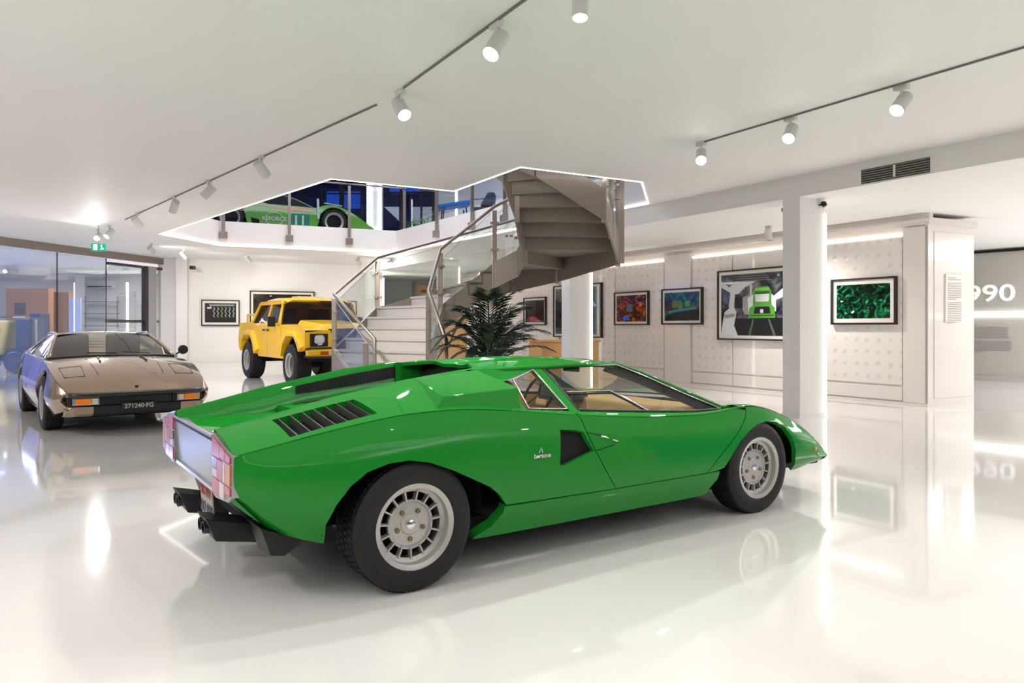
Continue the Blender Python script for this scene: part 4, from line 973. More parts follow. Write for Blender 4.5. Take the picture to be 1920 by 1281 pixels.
# ================================================================ YELLOW OFF-ROAD PICK-UP
def prism_xz(poly, s0, s1):     # polygon of (x, z) between lateral s0 and s1
    return MB().hexa([loc3(x, s0, z) for x, z in poly], [loc3(x, s1, z) for x, z in poly])
yel = noise_rough(mat('yellow_paint', srgb(255, 200, 4), .3, coat=.4, coatr=.05), 3, .25, .35)
TD = Vector((.575, -.817, 0)); TR = Vector((-6.13, 17.45, 0)); TN = Vector((TD.y, -TD.x, 0))   # near (right) side normal
truck = empty('pickup_truck', TR-TN*.92*1.0, math.atan2(TD.y, TD.x), 'yellow boxy off-road pick-up with big tyres by the back wall', 'car')
def arc(cx, cz, r, a0, a1, n): return [Vector((cx+r*cos(radians(a0+(a1-a0)*k/n)), cz+r*sin(radians(a0+(a1-a0)*k/n)))) for k in range(n+1)]
ra_ = [(-.50, .62), (-.44, .86), (-.22, 1.0), (.25, 1.0), (.44, .82), (.56, .58)]
fa_ = [(2.46, .58), (2.56, .84), (2.78, 1.0), (3.22, 1.0), (3.42, .84), (3.52, .70)]
def tside(x, z): return loc3(x, .90+.03*(1-abs(z-.9)/.4), z)
for mir in (False, True):
    sg = -1 if mir else 1
    rear = [(-.92, .70), (-.55, .60)]+ra_+[(.62, .52), (.62, 1.22), (.0, 1.30), (-.92, 1.28)]
    panel('bed_side', yel, truck, rear, tside, (0, -1, 0), step=.2, skirt=.08, mirror=mir)
    d1 = [(.63, .52), (1.30, .52), (1.30, 1.24), (.63, 1.22)]; d2 = [(1.31, .52), (2.42, .52), (2.36, .95), (2.16, 1.22), (1.31, 1.24)]
    for dd_, nm in ((d1, 'rear_door'), (d2, 'front_door')):
        dp = panel(nm, yel, truck, shrink(dd_, .006), tside, (0, -1, 0), step=.2, skirt=.03, mirror=mir)
        xh = max(p[0] for p in dd_)-.16 if nm == 'rear_door' else 1.42
        MB().box(loc3(xh, sg*.945, 1.12), (.13, .02, .035)).ob('door_handle', M_black, dp)
    fr = [(2.43, .54)]+fa_+[(3.72, .78), (3.74, 1.12), (3.4, 1.20), (2.17, 1.24), (2.37, .95)]
    panel('front_wing', yel, truck, fr, tside, (0, -1, 0), step=.2, skirt=.08, mirror=mir)
    # angular arch flares
    for A_ in (ra_, fa_):
        mb = MB(); mb.loft([[loc3(x, sg*.90, z), loc3(x, sg*1.0, z), loc3(x+(x-(0 if A_ is ra_ else 3.0))*.22, sg*1.0, z+.07), loc3(x+(x-(0 if A_ is ra_ else 3.0))*.30, sg*.90, z+.13)] for x, z in A_], closed=True, caps=True); mb.ob('arch_flare', yel, truck, bevel=.01)
    # greenhouse side: pillars and glass
    fl = lambda x, z: loc3(x, .90-(z-1.24)*.26, z)
    for (nm, m_, pl_) in (('cab_pillar', yel, [(-.06, 1.26), (.10, 1.26), (.38, 1.70), (.30, 1.72)]), ('cab_pillar', yel, [(1.16, 1.24), (1.24, 1.24), (1.26, 1.70), (1.18, 1.70)]), ('cab_pillar', yel, [(1.98, 1.22), (2.14, 1.22), (1.98, 1.72), (1.90, 1.72)]), ('roof_rail', yel, [(.28, 1.68), (2.0, 1.68), (1.99, 1.76), (.34, 1.76)]), ('belt_rail', yel, [(-.04, 1.22), (2.14, 1.22), (2.13, 1.27), (.0, 1.27)])):
        panel(nm, m_, truck, pl_, fl, (0, -1, .2), step=.3, skirt=.05, mirror=mir, smooth=False)
    fg_ = lambda x, z: loc3(x, .88-(z-1.24)*.26, z)
    panel('side_window', M_carpane, truck, [(.10, 1.25), (1.18, 1.25), (1.2, 1.69), (.38, 1.69)], fg_, (0, -1, 0), step=.4, skirt=0, mirror=mir)
    panel('side_window', M_carpane, truck, [(1.24, 1.25), (2.02, 1.25), (1.94, 1.69), (1.26, 1.69)], fg_, (0, -1, 0), step=.4, skirt=0, mirror=mir)
    mm = MB(); mm.box(loc3(1.88, sg*1.0, 1.30), (.07, .16, .22)); mm.ob('door_mirror', M_black, truck, bevel=.02)
prism_xz([(-.90, 1.20), (.0, 1.22), (.0, 1.0), (-.90, 1.0)], -.86, .86).ob('bed_floor', yel, truck)
prism_xz([(-.92, .70), (-.92, 1.28), (-.86, 1.28), (-.86, .70)], -.9, .9).ob('tailgate', yel, truck)
MB().tube([loc3(-.86, .72, 1.24), loc3(-.88, .72, 1.48), loc3(-.30, .72, 1.48), loc3(-.16, .72, 1.30)], .022, 8).tube([loc3(-.86, -.72, 1.24), loc3(-.88, -.72, 1.48), loc3(-.30, -.72, 1.48), loc3(-.16, -.72, 1.30)], .022, 8).tube([loc3(-.88, -.72, 1.48), loc3(-.88, .72, 1.48)], .022, 8).ob('bed_rail', yel, truck, smooth=180)
MB().hexa([loc3(.06, .88, 1.26), loc3(.06, -.88, 1.26), loc3(.0, -.88, 1.26), loc3(.0, .88, 1.26)], [loc3(.38, .78, 1.74), loc3(.38, -.78, 1.74), loc3(.32, -.78, 1.74), loc3(.32, .78, 1.74)]).ob('cab_back', yel, truck)
mb = MB(); mb.loft([[loc3(x, s, z+(.05 if abs(s) < .6 else 0)-(.02 if abs(s) > .72 else 0)) for s in (.80, .74, .58, 0, -.58, -.74, -.80)] for x, z in ((.30, 1.72), (.42, 1.76), (1.0, 1.785), (1.9, 1.765), (2.02, 1.71))]); mb.ob('roof', yel, truck, smooth=35)
MB().hexa([loc3(1.0, .3, 1.80), loc3(1.0, -.3, 1.80), loc3(1.5, -.3, 1.80), loc3(1.5, .3, 1.80)], [loc3(1.05, .27, 1.88), loc3(1.05, -.27, 1.88), loc3(1.45, -.27, 1.87), loc3(1.45, .27, 1.87)]).ob('roof_hatch', mat('yellow_hatch', srgb(226, 186, 110), .4), truck, bevel=.01)
MB().add([loc3(2.14, .84, 1.25), loc3(2.14, -.84, 1.25), loc3(1.98, -.74, 1.70), loc3(1.98, .74, 1.70)], [(0, 1, 2, 3)]).ob('windscreen', M_carpane, truck)
MB().tube([loc3(2.15, .86, 1.24), loc3(2.15, -.86, 1.24), loc3(1.99, -.75, 1.71), loc3(1.99, .75, 1.71), loc3(2.15, .86, 1.24)], .018, 6).ob('windscreen_frame', M_black, truck)
for s in (.5, -.15): MB().tube([loc3(2.17, s, 1.24), loc3(2.15, s-.5, 1.28)], .01, 6).ob('wiper', M_black, truck)
# bonnet with raised centre, front mask
mb = MB(); mb.loft([[loc3(x, s, z+b) for s, b in ((.92, -.04), (.80, 0), (.52, .005), (.46, .09), (0, .10), (-.46, .09), (-.52, .005), (-.80, 0), (-.92, -.04))] for x, z in ((2.14, 1.24), (2.7, 1.20), (3.3, 1.16), (3.68, 1.11), (3.76, 1.06))]); mb.ob('bonnet', yel, truck, smooth=25)
for sg in (1, -1): MB().hexa([loc3(3.76, sg*.93, 1.08), loc3(3.76, sg*.44, 1.13), loc3(3.76, sg*.26, .68), loc3(3.76, sg*.93, .68)], [loc3(3.775, sg*.93, 1.08), loc3(3.775, sg*.44, 1.13), loc3(3.785, sg*.26, .68), loc3(3.785, sg*.93, .68)]).ob('front_mask', yel, truck)
MB().add([loc3(3.74, .93, 1.12), loc3(3.74, -.93, 1.12), loc3(3.76, -.93, .60), loc3(3.76, .93, .60)], [(0, 1, 2, 3)]).ob('grille', M_black, truck)
for k in range(6): MB().box(loc3(3.765, 0, .72+k*.062), (.02, .84, .012)).ob('grille_bar', mat('grille_grey', (.08, .08, .08), .4), truck)
for sg in (1, -1):
    hb = MB().box(loc3(3.775, sg*.67, .93), (.03, .36, .25)).ob('lamp_bezel', M_black, truck)
    Rf = frame3((0, 1, 0), (0, 0, 1)); MB().lathe([(.105, .0), (.108, .03), (.095, .035), (.088, .012), (.001, -.0)], loc3(3.79, sg*.67, .94), Rf, 24).ob('headlamp', M_chrome, hb, smooth=40)
    MB().lathe([(.092, .03), (.06, .045), (.001, .05)], loc3(3.785, sg*.67, .94), Rf, 20).ob('headlamp_glass', mat('lamp_glass', (.75, .75, .7), .08, coat=1), hb, smooth=60)
    b_ = MB().box(loc3(3.82, sg*.62, .68), (.14, .62, .12)).ob('bumper', yel, truck, bevel=.02)
    MB().box(loc3(3.895, sg*.60, .68), (.01, .16, .07)).ob('indicator', mat('orange_lens', srgb(210, 80, 20), .2), b_); MB().box(loc3(3.895, sg*.48, .68), (.01, .07, .06)).ob('side_lamp', mat('clear_lens', srgb(220, 214, 200), .2), b_)
    MB().tube([loc3(3.80, sg*.94, .76), loc3(3.93, sg*.86, .78), loc3(3.94, sg*.3, .78), loc3(3.94, sg*.3, .60), loc3(3.92, sg*.88, .60), loc3(3.80, sg*.96, .62)], .022, 8).ob('bumper_bar', M_black, truck, smooth=180)
mb = MB(); mb.box((1.5, 0, .52), (3.9, .9, .22)); mb.box((3.0, 0, .45), (.3, 1.5, .14)); mb.box((0, 0, .45), (.3, 1.5, .14)); mb.box((1.5, 0, .75), (4.2, 1.5, .5)); mb.ob('chassis', M_dark, truck)
for sg in (1, -1):
    for x, sp_ in ((.0, .0), (3.0, 0)):
        wheel(truck, loc3(x, sg*.83, .42), sg, .42, .34, .235, style='road', steer=0)
        q = bpy.data.objects[-1]
for sg in (1, -1):
    c = sg*.4; st = MB(); st.box((1.15, c, 1.05), (.5, .5, .15)); st.box((.92, c, 1.32), (.14, .48, .55)); st.ob('seat', mat('dark_leather', (.16, .12, .09), .5), truck, bevel=.03)
# ================================================================ BRONZE COUPE (left)
brz = noise_rough(mat('bronze_metallic_paint', srgb(168, 144, 120), .22, metal=.8, coat=1., coatr=.03), 60, .2, .28)
UDR = Vector((.616, -.788, 0)); UF = Vector((-5.42, 8.70, 0)); UN = Vector((UDR.y, -UDR.x, 0))
cpe = empty('coupe', UF-UDR*2.45-UN*.80, math.atan2(UDR.y, UDR.x), 'metallic bronze coupe with black front grille, parked at left by the glass wall', 'car')
US = [(-.85, .40, .70, .50, .78, .62, .80, .72, .74), (-.5, .25, .78, .45, .845, .62, .84, .80, .78), (0, .18, .80, .45, .87, .62, .855, .83, .80), (.7, .16, .80, .42, .875, .60, .86, .82, .805), (1.4, .16, .80, .42, .875, .60, .86, .80, .80),
      (2.0, .16, .80, .42, .875, .58, .86, .775, .79), (2.45, .18, .80, .42, .88, .56, .865, .735, .80), (2.8, .20, .79, .40, .87, .52, .85, .655, .79), (3.1, .24, .75, .38, .83, .46, .82, .56, .76), (3.28, .30, .68, .38, .76, .42, .755, .47, .70)]
def us_s(x, z):
    r = cint(US, x); return cint([(r[2*i], r[2*i+1]) for i in range(4)], z)[0]
def usf(x, z): return loc3(x, us_s(x, z), z)
def ucr(x): r = cint(US, x); return r[7], r[6]
for mir in (False, True):
    bot = lambda a, b, n: [Vector((a+(b-a)*i/n, cint(US, a+(b-a)*i/n)[0])) for i in range(n+1)]
    tp_ = lambda a, b, n: [Vector((a+(b-a)*i/n, ucr(a+(b-a)*i/n)[1]-.001)) for i in range(n+1)]
    q = bot(-.83, -.36, 3)+arc(0, .32, .37, 205, -22, 12)+bot(.40, .95, 3)+tp_(.95, -.83, 8)
    panel('rear_wing', brz, cpe, shrink(q, .003), usf, (0, -1, 0), step=.10, skirt=.03, mirror=mir)
    q = bot(.96, 1.98, 4)+tp_(1.98, .96, 6)
    dq = panel('door', brz, cpe, shrink(q, .003), usf, (0, -1, 0), step=.12, skirt=.03, mirror=mir)
    q = bot(1.99, 2.05, 1)+arc(2.45, .32, .37, 202, -24, 12)+bot(2.84, 3.27, 3)+tp_(3.27, 1.99, 8)
    panel('front_wing', brz, cpe, shrink(q, .003), usf, (0, -1, 0), step=.10, skirt=.03, mirror=mir)
def uhood(x, t):
    s, z = ucr(x); k = abs(t); rise = interp([(1.9, .06), (2.4, .055), (2.9, .035), (3.28, .01)], x)[0]
    return loc3(x, t*s, z+rise*(1-k**2.2)+ (.012 if .82 < k < .93 else 0)*0)
mb = MB(); mb.loft([[uhood(x-(.10 if x < 2.0 else 0)*0+.06*((x-1.92)/1.36)*(1-abs(t)**3), t) for t in [-1+k/10 for k in range(21)]] for x in (1.92, 2.05, 2.2, 2.4, 2.6, 2.8, 3.0, 3.15, 3.24, 3.28)])
hd = mb.ob('bonnet', brz, cpe, smooth=40)
for tt in (-.48, .48): MB().tube([Vector(uhood(x, tt*(1-.08*(x-2)))) for x in (2.0, 2.3, 2.6, 2.9, 3.26)], .003, 5).ob('panel_line', M_dark, hd)
for sg in (1, -1): MB().tube([Vector(uhood(x, sg*t))+Vector((0, 0, .001)) for x, t in ((2.62, .60), (2.95, .62), (2.95, .88), (2.62, .88), (2.62, .60))], .003, 5).ob('headlamp_lid_line', M_dark, hd)
MB().tube([Vector(uhood(2.2, .3))+Vector((0, 0, .01)), Vector(uhood(2.5, .32))+Vector((0, 0, .006))], .01, 6).tube([Vector(uhood(2.2, -.3))+Vector((0, 0, .01)), Vector(uhood(2.5, -.32))+Vector((0, 0, .006))], .01, 6).ob('hood_vent', M_black, hd)
MB().lathe([(.022, 0), (.02, .006), (.001, .007)], Vector(uhood(3.22, 0)), None, 12).ob('badge', M_black, hd)
# greenhouse
def ug(x, k):      # k 0..1 from belt to roof
    s, z = ucr(x); return s
def ws(u_, t): # windscreen
    xb = 2.08-.20*abs(t)**2; xt = 1.22-.08*abs(t)**2; zb_ = .835-.03*abs(t)**2; zt = 1.115-.025*abs(t)**2
    return loc3(xb+(xt-xb)*u_, t*(.72-.17*u_), zb_+(zt-zb_)*u_+.02*sin(pi*u_))
MB().loft([[ws(u/6, -1+k/6) for k in range(13)] for u in range(7)]).ob('windscreen', glassy('smoked_windscreen', (.36, .34, .30), .16), cpe, smooth=180)
MB().tube([ws(0, -1+k/6) for k in range(13)], .012, 6).ob('windscreen_seal', M_black, cpe, smooth=180)
roofr = [[loc3(x, t*w, z-.03*abs(t)**2) for t in [-1+k/6 for k in range(13)]] for x, w, z in ((1.22, .56, 1.115), (1.05, .565, 1.13), (.8, .56, 1.135), (.55, .555, 1.125), (.3, .55, 1.09), (-.1, .58, .99), (-.5, .62, .88), (-.83, .66, .77))]
MB().loft(roofr).ob('roof', brz, cpe, smooth=60)
for k in range(5): MB().bar(loc3(.1-k*.16, .48, 1.06-k*.045), loc3(.1-k*.16, -.48, 1.06-k*.045), .10, .012).ob('rear_louvre', M_black, cpe)
for sg in (1, -1):
    P = lambda x, z, s: loc3(x, sg*s, z)
    MB().tube([Vector(ws(u/6, sg*-1*-1)) if 0 else Vector((ws(u/6, 1)[0], -sg*abs(ws(u/6, 1)[1]), ws(u/6, 1)[2])) for u in range(7)]+[P(1.0, 1.115, .57), P(.5, 1.10, .565), P(.2, 1.05, .56)], .020, 8).ob('windscreen_pillar', brz, cpe, smooth=180)
    MB().add([P(1.84, .80, .755), P(.95, .82, .785), P(.62, .83, .79), P(.40, 1.07, .575), P(1.15, 1.10, .575)], [tuple(range(5))]).ob('side_window', M_carpane, cpe)
    MB().add([P(.55, .84, .79), P(-.05, .85, .79), P(.12, 1.00, .60), P(.36, 1.06, .575)], [tuple(range(4))]).ob('quarter_window', M_black, cpe)
    MB().tube([P(1.88, .80, .765), P(.95, .825, .795), P(-.1, .845, .80)], .008, 6).ob('window_trim', M_chrome, cpe)
    MB().tube([P(1.58, .815, .775), P(1.42, 1.03, .63)], .008, 6).ob('window_divider', M_chrome, cpe)
    MB().loft([[P(1.88, .79, .76), P(1.2, .80, .78), P(.4, .83, .79), P(-.4, .82, .77), P(-.83, .74, .73)], [P(x, ucr(x)[1], ucr(x)[0]) for x in (1.92, 1.2, .4, -.4, -.83)]]).ob('shoulder', brz, cpe, smooth=60)
    MB().loft([[P(.36, 1.085, .56), P(0, 1.01, .59), P(-.4, .90, .62), P(-.83, .76, .67)], [P(.30, .84, .79), P(-.05, .84, .79), P(-.4, .82, .77), P(-.83, .74, .73)]]).ob('rear_pillar', brz, cpe, smooth=60)
    if sg < 0: MB().lathe([(.001, -.05), (.05, -.045), (.065, 0), (.06, .045), (.001, .05)], P(1.72, .88, .88), frame3((0, 1, 0), (0, 0, 1)), 16).tube([P(1.76, .82, .78), P(1.73, .86, .86)], .012, 6).ob('door_mirror', M_black, cpe, smooth=50)
# front end
rings = []
for k in range(21):
    t = -1+k/10; X, s_, z = uhood(3.28+.06*(1-abs(t)**3), t); sgn = 1 if s_ < 0 else -1
    rings.append([(X, s_, z), (X+.03, s_*1.02, z-.025), (X+.035, s_*1.03, z-.035)])
MB().loft(rings).ob('nose_lip', brz, cpe, smooth=60)
rings = []
for k in range(21):
    t = -1+k/10; X = 3.30+.06*(1-abs(t)**3)-(.10 if abs(t) > .95 else 0); y = -t*.735
    rings.append([(X+.01, y, .475), (X+.05, y, .462), (X+.052, y, .43), (X+.02, y, .415)])
MB().loft(rings).ob('bumper', mat('dark_bumper', (.03, .028, .026), .28, coat=.6), cpe, smooth=60)
def low(t):
    X = 3.28+.05*(1-abs(t)**3)-(.06 if abs(t) > .95 else 0); y = -t*.73
    return [(X-.01, y, .44), (X-.02, y, .33), (X+.005, y, .315), (X-.0, y, .235), (X-.10, y, .20)]
MB().loft([low(-.62+1.24*k/12) for k in range(13)]).ob('grille', M_black, cpe, smooth=30)
for sg in (1, -1):
    MB().loft([[(X_-(.0 if i_ > 1 else .004), y_, z_) for i_, (X_, y_, z_) in enumerate(low(sg*(.62+.38*k/6)))][:] for k in range(7)]).ob('front_corner', brz, cpe, smooth=60)
    MB().box(loc3(3.30, sg*.53, .375), (.05, .34, .10), Matrix.Rotation(-sg*.06, 3, 'Z')).ob('lamp_recess', M_black, cpe, bevel=.006)
    lb_ = MB().box(loc3(3.335, sg*.53, .375), (.03, .26, .075), Matrix.Rotation(-sg*.06, 3, 'Z')).ob('indicator', M_chrome, cpe, bevel=.006)
    MB().box(loc3(3.345, sg*.555, .375), (.03, .15, .06)).ob('amber_lens', mat('orange_indicator', srgb(236, 130, 28), .2, coat=1, emit=srgb(236, 120, 20), es=.15), lb_)
    MB().box(loc3(3.35, sg*.445, .375), (.03, .055, .06)).ob('clear_lens', mat('clear_lens', srgb(220, 214, 200), .2), lb_)
np_ = MB().box((3.345, 0.0, .30), (.01, .36, .085)).ob('number_plate', M_black, cpe)
text_ob('plate_lettering', '271240·FG', .068, mat('plate_white', srgb(190, 186, 180), .5), np_, (3.352, 0.0, .30), frame3((0, 1, 0), (0, 0, 1)), ext=.001, bold=.0015)
mb = MB(); mb.box((1.2, 0, .24), (3.9, 1.25, .12)); mb.box((1.2, 0, .45), (1.2, 1.3, .5)); mb.ob('underbody', M_dark, cpe)
mb = MB(); mb.box((1.2, 0, .60), (1.3, 1.3, .05)); mb.box((1.75, 0, .76), (.3, 1.3, .1)); mb.ob('cabin_trim', mat('brown_trim', srgb(96, 78, 60), .7), cpe)
for sg in (1, -1):
    mb = MB(); c = sg*.33; mb.box((.95, c, .68), (.5, .46, .16)); mb.box((.68, c, .88), (.12, .44, .42)); mb.ob('seat', mat('grey_cloth', srgb(120, 108, 92), .8), cpe, bevel=.03)
    for x in (0, 2.45):
        mb = MB(); mb.loft([[loc3(x+.37*cos(a), sg*s, .32+.37*sin(a)) for s in (.5, .82)] for a in [radians(k*180/12) for k in range(13)]]); mb.ob('wheel_well', M_dark, cpe)
        wheel(cpe, loc3(x, sg*.755, .31), sg, .31, .21, .19, style='slot', slots=12)
for s in (.25, -.3): MB().tube([Vector(ws(.02, -s-.3))+Vector((.01, 0, .02)), Vector(ws(.06, -s+.15))+Vector((.01, 0, .02))], .008, 6).ob('wiper', M_black, cpe)
# ================================================================ RACE CAR UPSTAIRS
rg = mat('race_green', srgb(104, 176, 62), .3, coat=1); rgd = mat('race_dark_green', srgb(40, 120, 60), .3, coat=1)
RD = Vector((.93, .368, 0)).normalized(); RN = Vector((RD.y, -RD.x, 0))
rc_ = empty('race_car', Vector((-7.50, 19.85, UP))-RN*.9, math.atan2(RD.y, RD.x), 'green and orange racing car number eleven on the upper floor behind the balustrade', 'car')
rarc = arc(0, .33, .40, 180, 0, 10); farc = arc(2.72, .33, .42, 180, 0, 12)
def rsd(x, z): return loc3(x, .96-.25*max(0, z-.55)-(.12 if z > .9 else 0), z)
body = [Vector((-.95, .30)), Vector((-.40, .20))]+rarc+[Vector((.46, .12)), Vector((2.24, .12))]+farc+[Vector((3.2, .14)), Vector((3.86, .12)), Vector((3.80, .22)), Vector((3.4, .50)), Vector((3.1, .68)), Vector((2.8, .80)), Vector((2.5, .80)), Vector((2.2, .70)), Vector((1.7, .72)), Vector((1.0, .74)), Vector((.5, .84)), Vector((0, .88)), Vector((-.5, .86)), Vector((-.95, .78))]
for mir in (False, True): panel('body_side', rg, rc_, body, rsd, (0, -1, 0), step=.14, skirt=.06, mirror=mir)
topc = [(-.95, .78), (-.5, .86), (0, .88), (.5, .84), (1.0, .74), (1.7, .72), (2.2, .70), (2.5, .80), (2.8, .80), (3.1, .68), (3.4, .50), (3.80, .22), (3.86, .12)]
MB().loft([[loc3(x, s*(.96-.25*max(0, z-.55))*1.0, z+.02*(1-abs(s))) for s in (1, .5, 0, -.5, -1)] for x, z in topc]).ob('upper_body', rg, rc_, smooth=40)
gh = [(-.1, .86, .62), (.35, 1.02, .55), (.9, 1.10, .52), (1.3, 1.10, .52), (1.75, .96, .56), (2.3, .72, .60)]
MB().loft([[loc3(x, .80, min(z, .74)), loc3(x, w+.06, (z+.74)/2), loc3(x, w, z-.02), loc3(x, 0, z+.01), loc3(x, -w, z-.02), loc3(x, -w-.06, (z+.74)/2), loc3(x, -.80, min(z, .74))] for x, z, w in gh]).ob('cabin', mat('race_dark_cabin', (.02, .022, .025), .12, coat=1), rc_, smooth=40)
MB().tube([loc3(x, .53, z+.0) for x, z, w in gh[1:]], .014, 6).ob('roof_edge', mat('pale_edge', srgb(200, 200, 190), .4), rc_, smooth=180)
rl = [(.35, .70), (2.1, .66), (2.12, .56), (1.6, .60), (.9, .66)]
off = lambda d: (lambda x, z: (rsd(x, z)[0], rsd(x, z)[1]-d, z))
panel('orange_stripe', mat('race_orange', srgb(224, 120, 44), .3, coat=1), rc_, rl, off(.008), (0, -1, 0), step=.2, skirt=0)
panel('number_panel', mat('race_teal', srgb(28, 140, 110), .3), rc_, [(1.50, .18), (2.05, .16), (2.05, .50), (1.50, .50)], off(.010), (0, -1, 0), step=.2, skirt=0)
panel('side_duct', M_dark, rc_, [(.52, .36), (.74, .30), (.74, .14), (.56, .14)], off(.006), (0, -1, 0), step=.2, skirt=0)
Mlw = mat('decal_white', srgb(220, 228, 214), .4); fz = frame3((1, 0, 0), (0, 0, 1))
text_ob('number_lettering', '11', .36, Mlw, rc_, (1.78, -.985, .32), fz, ext=.003, bold=.008)
text_ob('sponsor_lettering', 'REFORCE', .15, Mlw, rc_, (1.12, -.982, .34), fz, ext=.003, bold=.004)
MB().tube([(1.12+.24*cos(a), -.975, .34+.17*sin(a)) for a in [radians(20+k*140/10) for k in range(11)]], .012, 6).tube([(1.12+.24*cos(a), -.975, .34+.17*sin(a)) for a in [radians(200+k*140/10) for k in range(11)]], .012, 6).ob('ring_decal', Mlw, rc_)
MB().tube([(.46+.0+.10*cos(a)-.18, -.97, .62+.10*sin(a)-.0) for a in [radians(k*360/16) for k in range(17)]], .010, 6).ob('ring_decal', Mlw, rc_); text_ob('logo_lettering', 'ZC', .11, Mlw, rc_, (.28, -.968, .62), fz, ext=.003)
MB().hexa([loc3(2.26, .97, .40), loc3(2.32, .97, .40), loc3(2.30, .97, .95), loc3(2.24, .97, .95)], [loc3(2.26, .99, .40), loc3(2.32, .99, .40), loc3(2.30, .99, .95), loc3(2.24, .99, .95)]).ob('mirror_stay', Mlw, rc_)
MB().bar(loc3(2.5, .5, .92), loc3(3.0, .5, .86), .10, .02).ob('wiper', Mlw, rc_)
MB().box((1.4, 0, .32), (4.2, 1.5, .36)).ob('underbody', M_dark, rc_)
for sg in (1, -1):
    for x in (0, 2.72): wheel(rc_, loc3(x, sg*.83, .34), sg, .34, .26, .25, style='road')
# ================================================================ CREAM VINTAGE TRACTOR BEHIND THE GLASS
tc_ = empty('tractor', (-13.6, 19.6, 0), 0, 'cream vintage tractor with blue wheels behind the glass wall at far left', 'tractor')
cream = mat('cream_paint', srgb(222, 206, 158), .35, coat=.4); blu = mat('blue_paint', srgb(26, 78, 150), .35, coat=.4)
MB().hexa([(-1.2, -.35, .55), (.42, -.33, .45), (.42, .33, .45), (-1.2, .35, .55)], [(-1.2, -.40, 1.38), (.64, -.38, 1.36), (.64, .38, 1.36), (-1.2, .40, 1.38)]).ob('hood', cream, tc_, bevel=.10, bseg=4, smooth=50)
MB().bar((-1.3, 0, 1.44), (.66, 0, 1.44), .5, .03).ob('hood_rail', M_chrome, tc_); MB().box((.36, -.375, 1.12), (.14, .02, .04)).ob('badge', mat('badge_red', srgb(150, 60, 40), .4), tc_)
MB().box((.95, 0, .95), (.42, .6, .95)).ob('engine_block', blu, tc_, bevel=.05); MB().box((.2, 0, .45), (2.0, .4, .3)).ob('frame', blu, tc_, bevel=.03)
for x, y, r in ((-.62, -.62, .46), (-.62, .62, .46), (.95, -.55, .28), (.95, .55, .28)):
    w_ = MB().lathe([(r*.5, -.09), (r*.9, -.1), (r, -.07), (r, .07), (r*.9, .1), (r*.5, .09)], (x, y, r), frame3((1, 0, 0), (0, 0, 1)), 32).ob('tyre', blu, tc_, smooth=40)
    MB().lathe([(.001, -.05), (r*.5, -.09), (r*.5, .09), (.001, .05)], (x, y, r), frame3((1, 0, 0), (0, 0, 1)), 24).ob('rim', blu, w_, smooth=40)
# ================================================================ TRACK SPOTLIGHTS
def spot(mount, aim, label, group=None, power=90, ang=95, s=1., zc=CEIL, col=(1, .965, .92), lit=True, black=False, name='track_spotlight'):
    m = Vector(mount); m.z = zc
    o = empty(name, tuple(m), 0, label, 'lamp', group)
    d = (Vector(aim)-m).normalized(); mt_ = M_black if black else M_lampb
    MB().box((0, 0, -.018*s), (.05*s, .12*s, .036*s), Matrix.Rotation(.55, 3, 'Z')).ob('adapter', mt_, o, bevel=.004)
    hc = Vector((0, 0, -.15*s))
    MB().tube([(0, 0, -.03*s), (0, 0, -.11*s)], .012*s, 8).ob('stem', mt_, o)
    x = d.cross(Vector((0, 1, .01))).normalized(); R = frame3(x, d.cross(x)) if True else None
    Rz = Matrix((x, (-d).cross(x), -d)).transposed()      # local +z = -d (rear of head)
    L = .20*s; r = .058*s
    MB().lathe([(r*.9, L*.5-.0), (r, L*.47), (r, -L*.5), (r*.92, -L*.5), (r*.88, -L*.42)], hc, Rz, 24).lathe([(.001, L*.5), (r*.9, L*.5)], hc, Rz, 24).ob('head', mt_, o, smooth=40)
    MB().lathe([(r*.90, -L*.44), (.001, -L*.44)], hc, Rz, 24).ob('lens', M_lens if lit else M_chrome, o)
    if power:
        l = bpy.data.lights.new('spot', 'SPOT'); l.energy = power; l.spot_size = radians(ang); l.spot_blend = .8; l.shadow_soft_size = .05; l.color = col
        lo = bpy.data.objects.new('spot_light', l); COL.objects.link(lo); lo.parent = o; lo.location = hc+d*(L*.5+.02)
        lo.rotation_euler = d.to_track_quat('-Z', 'Y').to_euler()
    return o
def track(a, b, lab, z=CEIL-.002, w=.014):
    a, b = Vector((a.x, a.y, z-.006)), Vector((b.x, b.y, z-.006))
    return tag(MB().bar(a, b, w, .014).ob('lighting_track', mat('track_grey', srgb(120, 118, 112), .5)), lab, 'track')
def ac_(u, v, z=CEIL): return atz(u, v, z)
t1a = ac_(1010, -21.5); t1b = ac_(757, 163); track(t1a, t1b, 'thin grey ceiling track running to the top edge, above the scoop car')
t2a = ac_(706, 195); t2b = ac_(235, 411); track(t2a, t2b, 'long thin ceiling track running down to the left')
t3a = ac_(1960, 75); t3b = ac_(1308, 268.5); track(t3a, t3b, 'thin ceiling track at the upper right')
spot(ac_(931, 41), (-1.6, 2.9, 0), 'large white cylinder spotlight at the top centre, tilted left', power=75, s=1.0)
spot(ac_(752, 170), (.6, 4.0, .3), 'white spotlight at the inner end of the centre track', power=190)
o_ = spot(ac_(1088, -28), (.3, 3.6, 0), 'round bright downlight at the top edge of the ceiling', power=50, ang=120, s=.8, name='downlight')
for i, (u, v) in enumerate(((1690, 160), (1482, 220), (1315, 267))):
    spot(ac_(u, v), (.6+i*.2, 4.4, .2), ['nearest of the three lit spotlights on the right ceiling track', 'middle of the three lit spotlights on the right ceiling track', 'furthest of the three lit spotlights on the right ceiling track'][i], 'spotlights on the right track', power=50)
